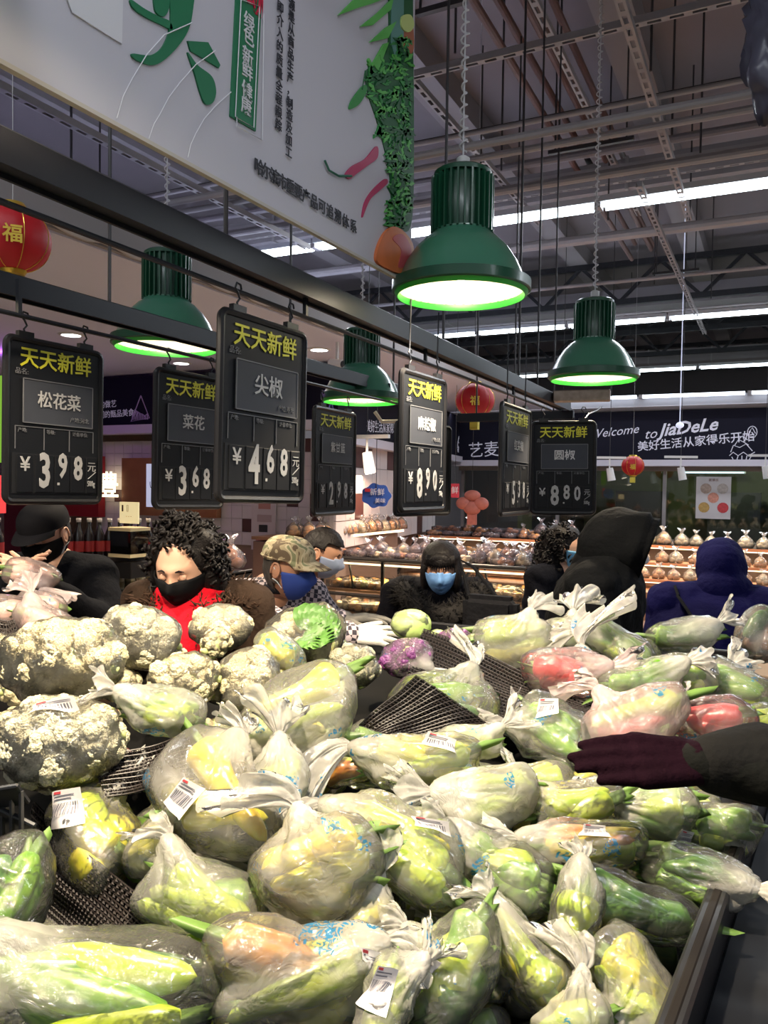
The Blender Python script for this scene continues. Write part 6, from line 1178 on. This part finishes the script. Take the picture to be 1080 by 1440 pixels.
o = new('counter_notice', MB().box((0, 0, 0), (.15, .01, .13)), mat('notice_lit', (.85, .75, .45), .5, emit=(.9, .75, .4), es=.55), loc=P(182, 721, 4.8), label='bright yellowish notice card standing on the glass box', cat='notice'); put_text(o, '▮▯', .04, -.03, .03, mat('notice_ink', (.08, .05, .03), .6), y=-.006); put_text(o, '- - -', .03, 0, -.02, mat('notice_ink', (0, 0, 0)), y=-.006)
gb = new('glass_box', None, loc=P(182, 762, 4.85), label='clear glass box with a yellow edge under the lit notice', cat='box')
for dx in (-.08, .08): new('side_pane', MB().box((dx, 0, 0), (.005, .15, .15)), glass, gb)
new('front_pane', MB().box((0, -.075, 0), (.16, .005, .15)), glass, gb); new('top_board', MB().box((0, 0, .08), (.18, .17, .02)), mat('box_cream', (.75, .62, .35), .5), gb); new('bottom_board', MB().box((0, 0, -.08), (.18, .17, .02)), mat('box_cream', (0, 0, 0)), gb)
part(new('stand_block', None, loc=P(182, 795, 4.9), label='dark stand under the glass box', cat='stand'), 'block', MB().box((0, 0, -.02), (.2, .18, .10)), case_m)
nb_ = new('notice_board', MB().box((0, 0, 0), (.20, .02, .38)), mat('notice_pink_white', (.62, .55, .54), .6), loc=onY(371, 735, 6.57), scale=(1.45, 1, 1.45), label='pinkish white notice board with small prints behind the camouflage cap', cat='notice'); 
for (x, z, w_, h_, c) in ((.03, .13, .10, .07, (.5, .25, .2)), (.03, .03, .12, .05, (.45, .35, .33)), (.02, -.04, .07, .05, (.03, .03, .03)), (.02, -.11, .12, .03, (.5, .15, .15))): new('print', MB().box((x-.02, -.012, z), (w_, .003, h_)), mat('print_%d' % int(c[0]*100+h_*1000), c, .6), nb_)
part(new('bread_rack', None, loc=P(315, 800, 5.0), label='small dark rack with bags beside the curly haired woman', cat='rack'), 'frame', MB().box((0, 0, -.02), (.3, .2, .02)).box((0, 0, -.25), (.3, .2, .02)).box((-.14, 0, -.55), (.02, .2, 1.1)).box((.14, 0, -.55), (.02, .2, 1.1)), case_m)
goods(P(300, 799, 4.95), P(330, 799, 4.95), 2, ['bag'], [2, 1], bagmauve, 'bread_bag', 'bag on the small rack beside the curly haired woman', 'bags on the small rack')
# wall decorations
def cloud(px, py, d, w_, h_, c, label, name='wall_sticker', text=None, m2=None):
    p = P(px, py, d); o = new(name, None, loc=p, rot=(0, 0, R(20)), label=label, cat='sticker'); vs = [(w_/2*math.cos(a)*(1+.06*math.cos(7*a)), 0, h_/2*math.sin(a)*(1+.08*math.cos(7*a))) for a in np.linspace(0, 2*math.pi, 48, endpoint=False)]; n = 48
    new('sticker_board', MB().add(vs+[(x, .012, z) for x, y, z in vs], [tuple(range(n)), tuple(range(n, 2*n))[::-1]]+[(i, i+n, (i+1) % n+n, (i+1) % n) for i in range(n)]), mat('sticker_%s' % name, c, .5), o); return o
def string(o, n=3.6): new('hanging_string', MB().tube([(0, 0, .05), (0, 0, n)], .003, 5), dark_m, o)
o = cloud(529, 697, 7.3, .27, .22, (.03, .10, .45), 'blue cloud shaped sticker on the tiled wall', 'cloud_sign'); put_text(o, '新鲜', .07, .01, .03, mat('sticker_white', (.7, .72, .8), .5), y=-.006); put_text(o, '美味', .05, .04, -.05, mat('sticker_white', (0, 0, 0)), y=-.006); new('sticker_red_dot', MB().box((-.08, -.005, .05), (.05, .006, .03)), mat('sticker_red', (.6, .03, .05), .5), o); string(o)
o = new('red_tag', MB().box((0, 0, 0), (.10, .01, .16)), mat('tag_red', (.45, .02, .05), .5), loc=P(640, 690, 9.0), label='small red paper tag with pale characters on the back wall', cat='tag'); put_text(o, '鲜', .09, 0, 0, wl, y=-.007); string(o)
o = new('pink_decoration', MB().ball((0, 0, .1), (.11, .05, .07), 14, 9).ball((-.12, 0, .0), (.10, .05, .08), 14, 9).ball((.12, 0, .0), (.10, .05, .08), 14, 9).ball((0, 0, -.06), (.12, .05, .09), 14, 9).box((0, 0, -.2), (.12, .03, .14)), mat('decor_pink_red', (.50, .16, .12), .5, var=.3), loc=P(664, 708, 10.0), label='pinkish red rounded decoration hanging before the back wall', cat='decoration'); smooth(o); string(o)
# boxes behind the heap, right
for px, py, d, sx, sz, c, lab in ((1000, 905, 4.6, .6, .3, (.28, .16, .10), 'brown cardboard box behind the navy coat'), (915, 880, 5.4, .5, .2, (.30, .16, .10), 'low brown box beside the hooded man'), (1075, 935, 3.0, .3, .2, (.25, .18, .12), 'small brown carton at the right edge')):
    p = P(px, py, d); part(new('carton', None, loc=(p.x, p.y, 0), label=lab, cat='box'), 'carton_body', MB().box((0, 0, p.z/2), (sx, .4, p.z)), mat('carton_%d' % px, c, .8))
bx = MB()
new('plastic_wrap_bundle', (lambda v, f: me_np(v*np.array([.12, .1, .30])*(1+.12*np.sin(v@np.array([9, 7, 11.])*2)+.08*np.sin(v@np.array([21, 17, 13.])))[:, None], f, True))(*ICO[4]), mat('wrap_grey_violet', (.09, .09, .13), .25), loc=P(1105, 40, 2.6), label='crumpled plastic wrapped bundle hanging at the upper right corner', cat='bundle')
new('bundle_cord', MB().tube([P(1105, 0, 2.6), P(1105, 0, 2.6)+UP*1.8], .004, 5), dark_m, bpy.data.objects['plastic_wrap_bundle']).matrix_parent_inverse = bpy.data.objects['plastic_wrap_bundle'].matrix_basis.inverted()
# small produce table behind the left edge
t = new('side_stall', None, loc=(P(20, 880, 2.0).x, P(20, 880, 2.0).y, 0), rot=(0, 0, R(26)), label='dark side stall carrying the pinkish bags at left', cat='stall'); zz = P(40, 880, 1.95).z-.045; part(t, 'table_body', MB().box((-.2, .1, zz/2), (.45, .5, zz)), st_m)
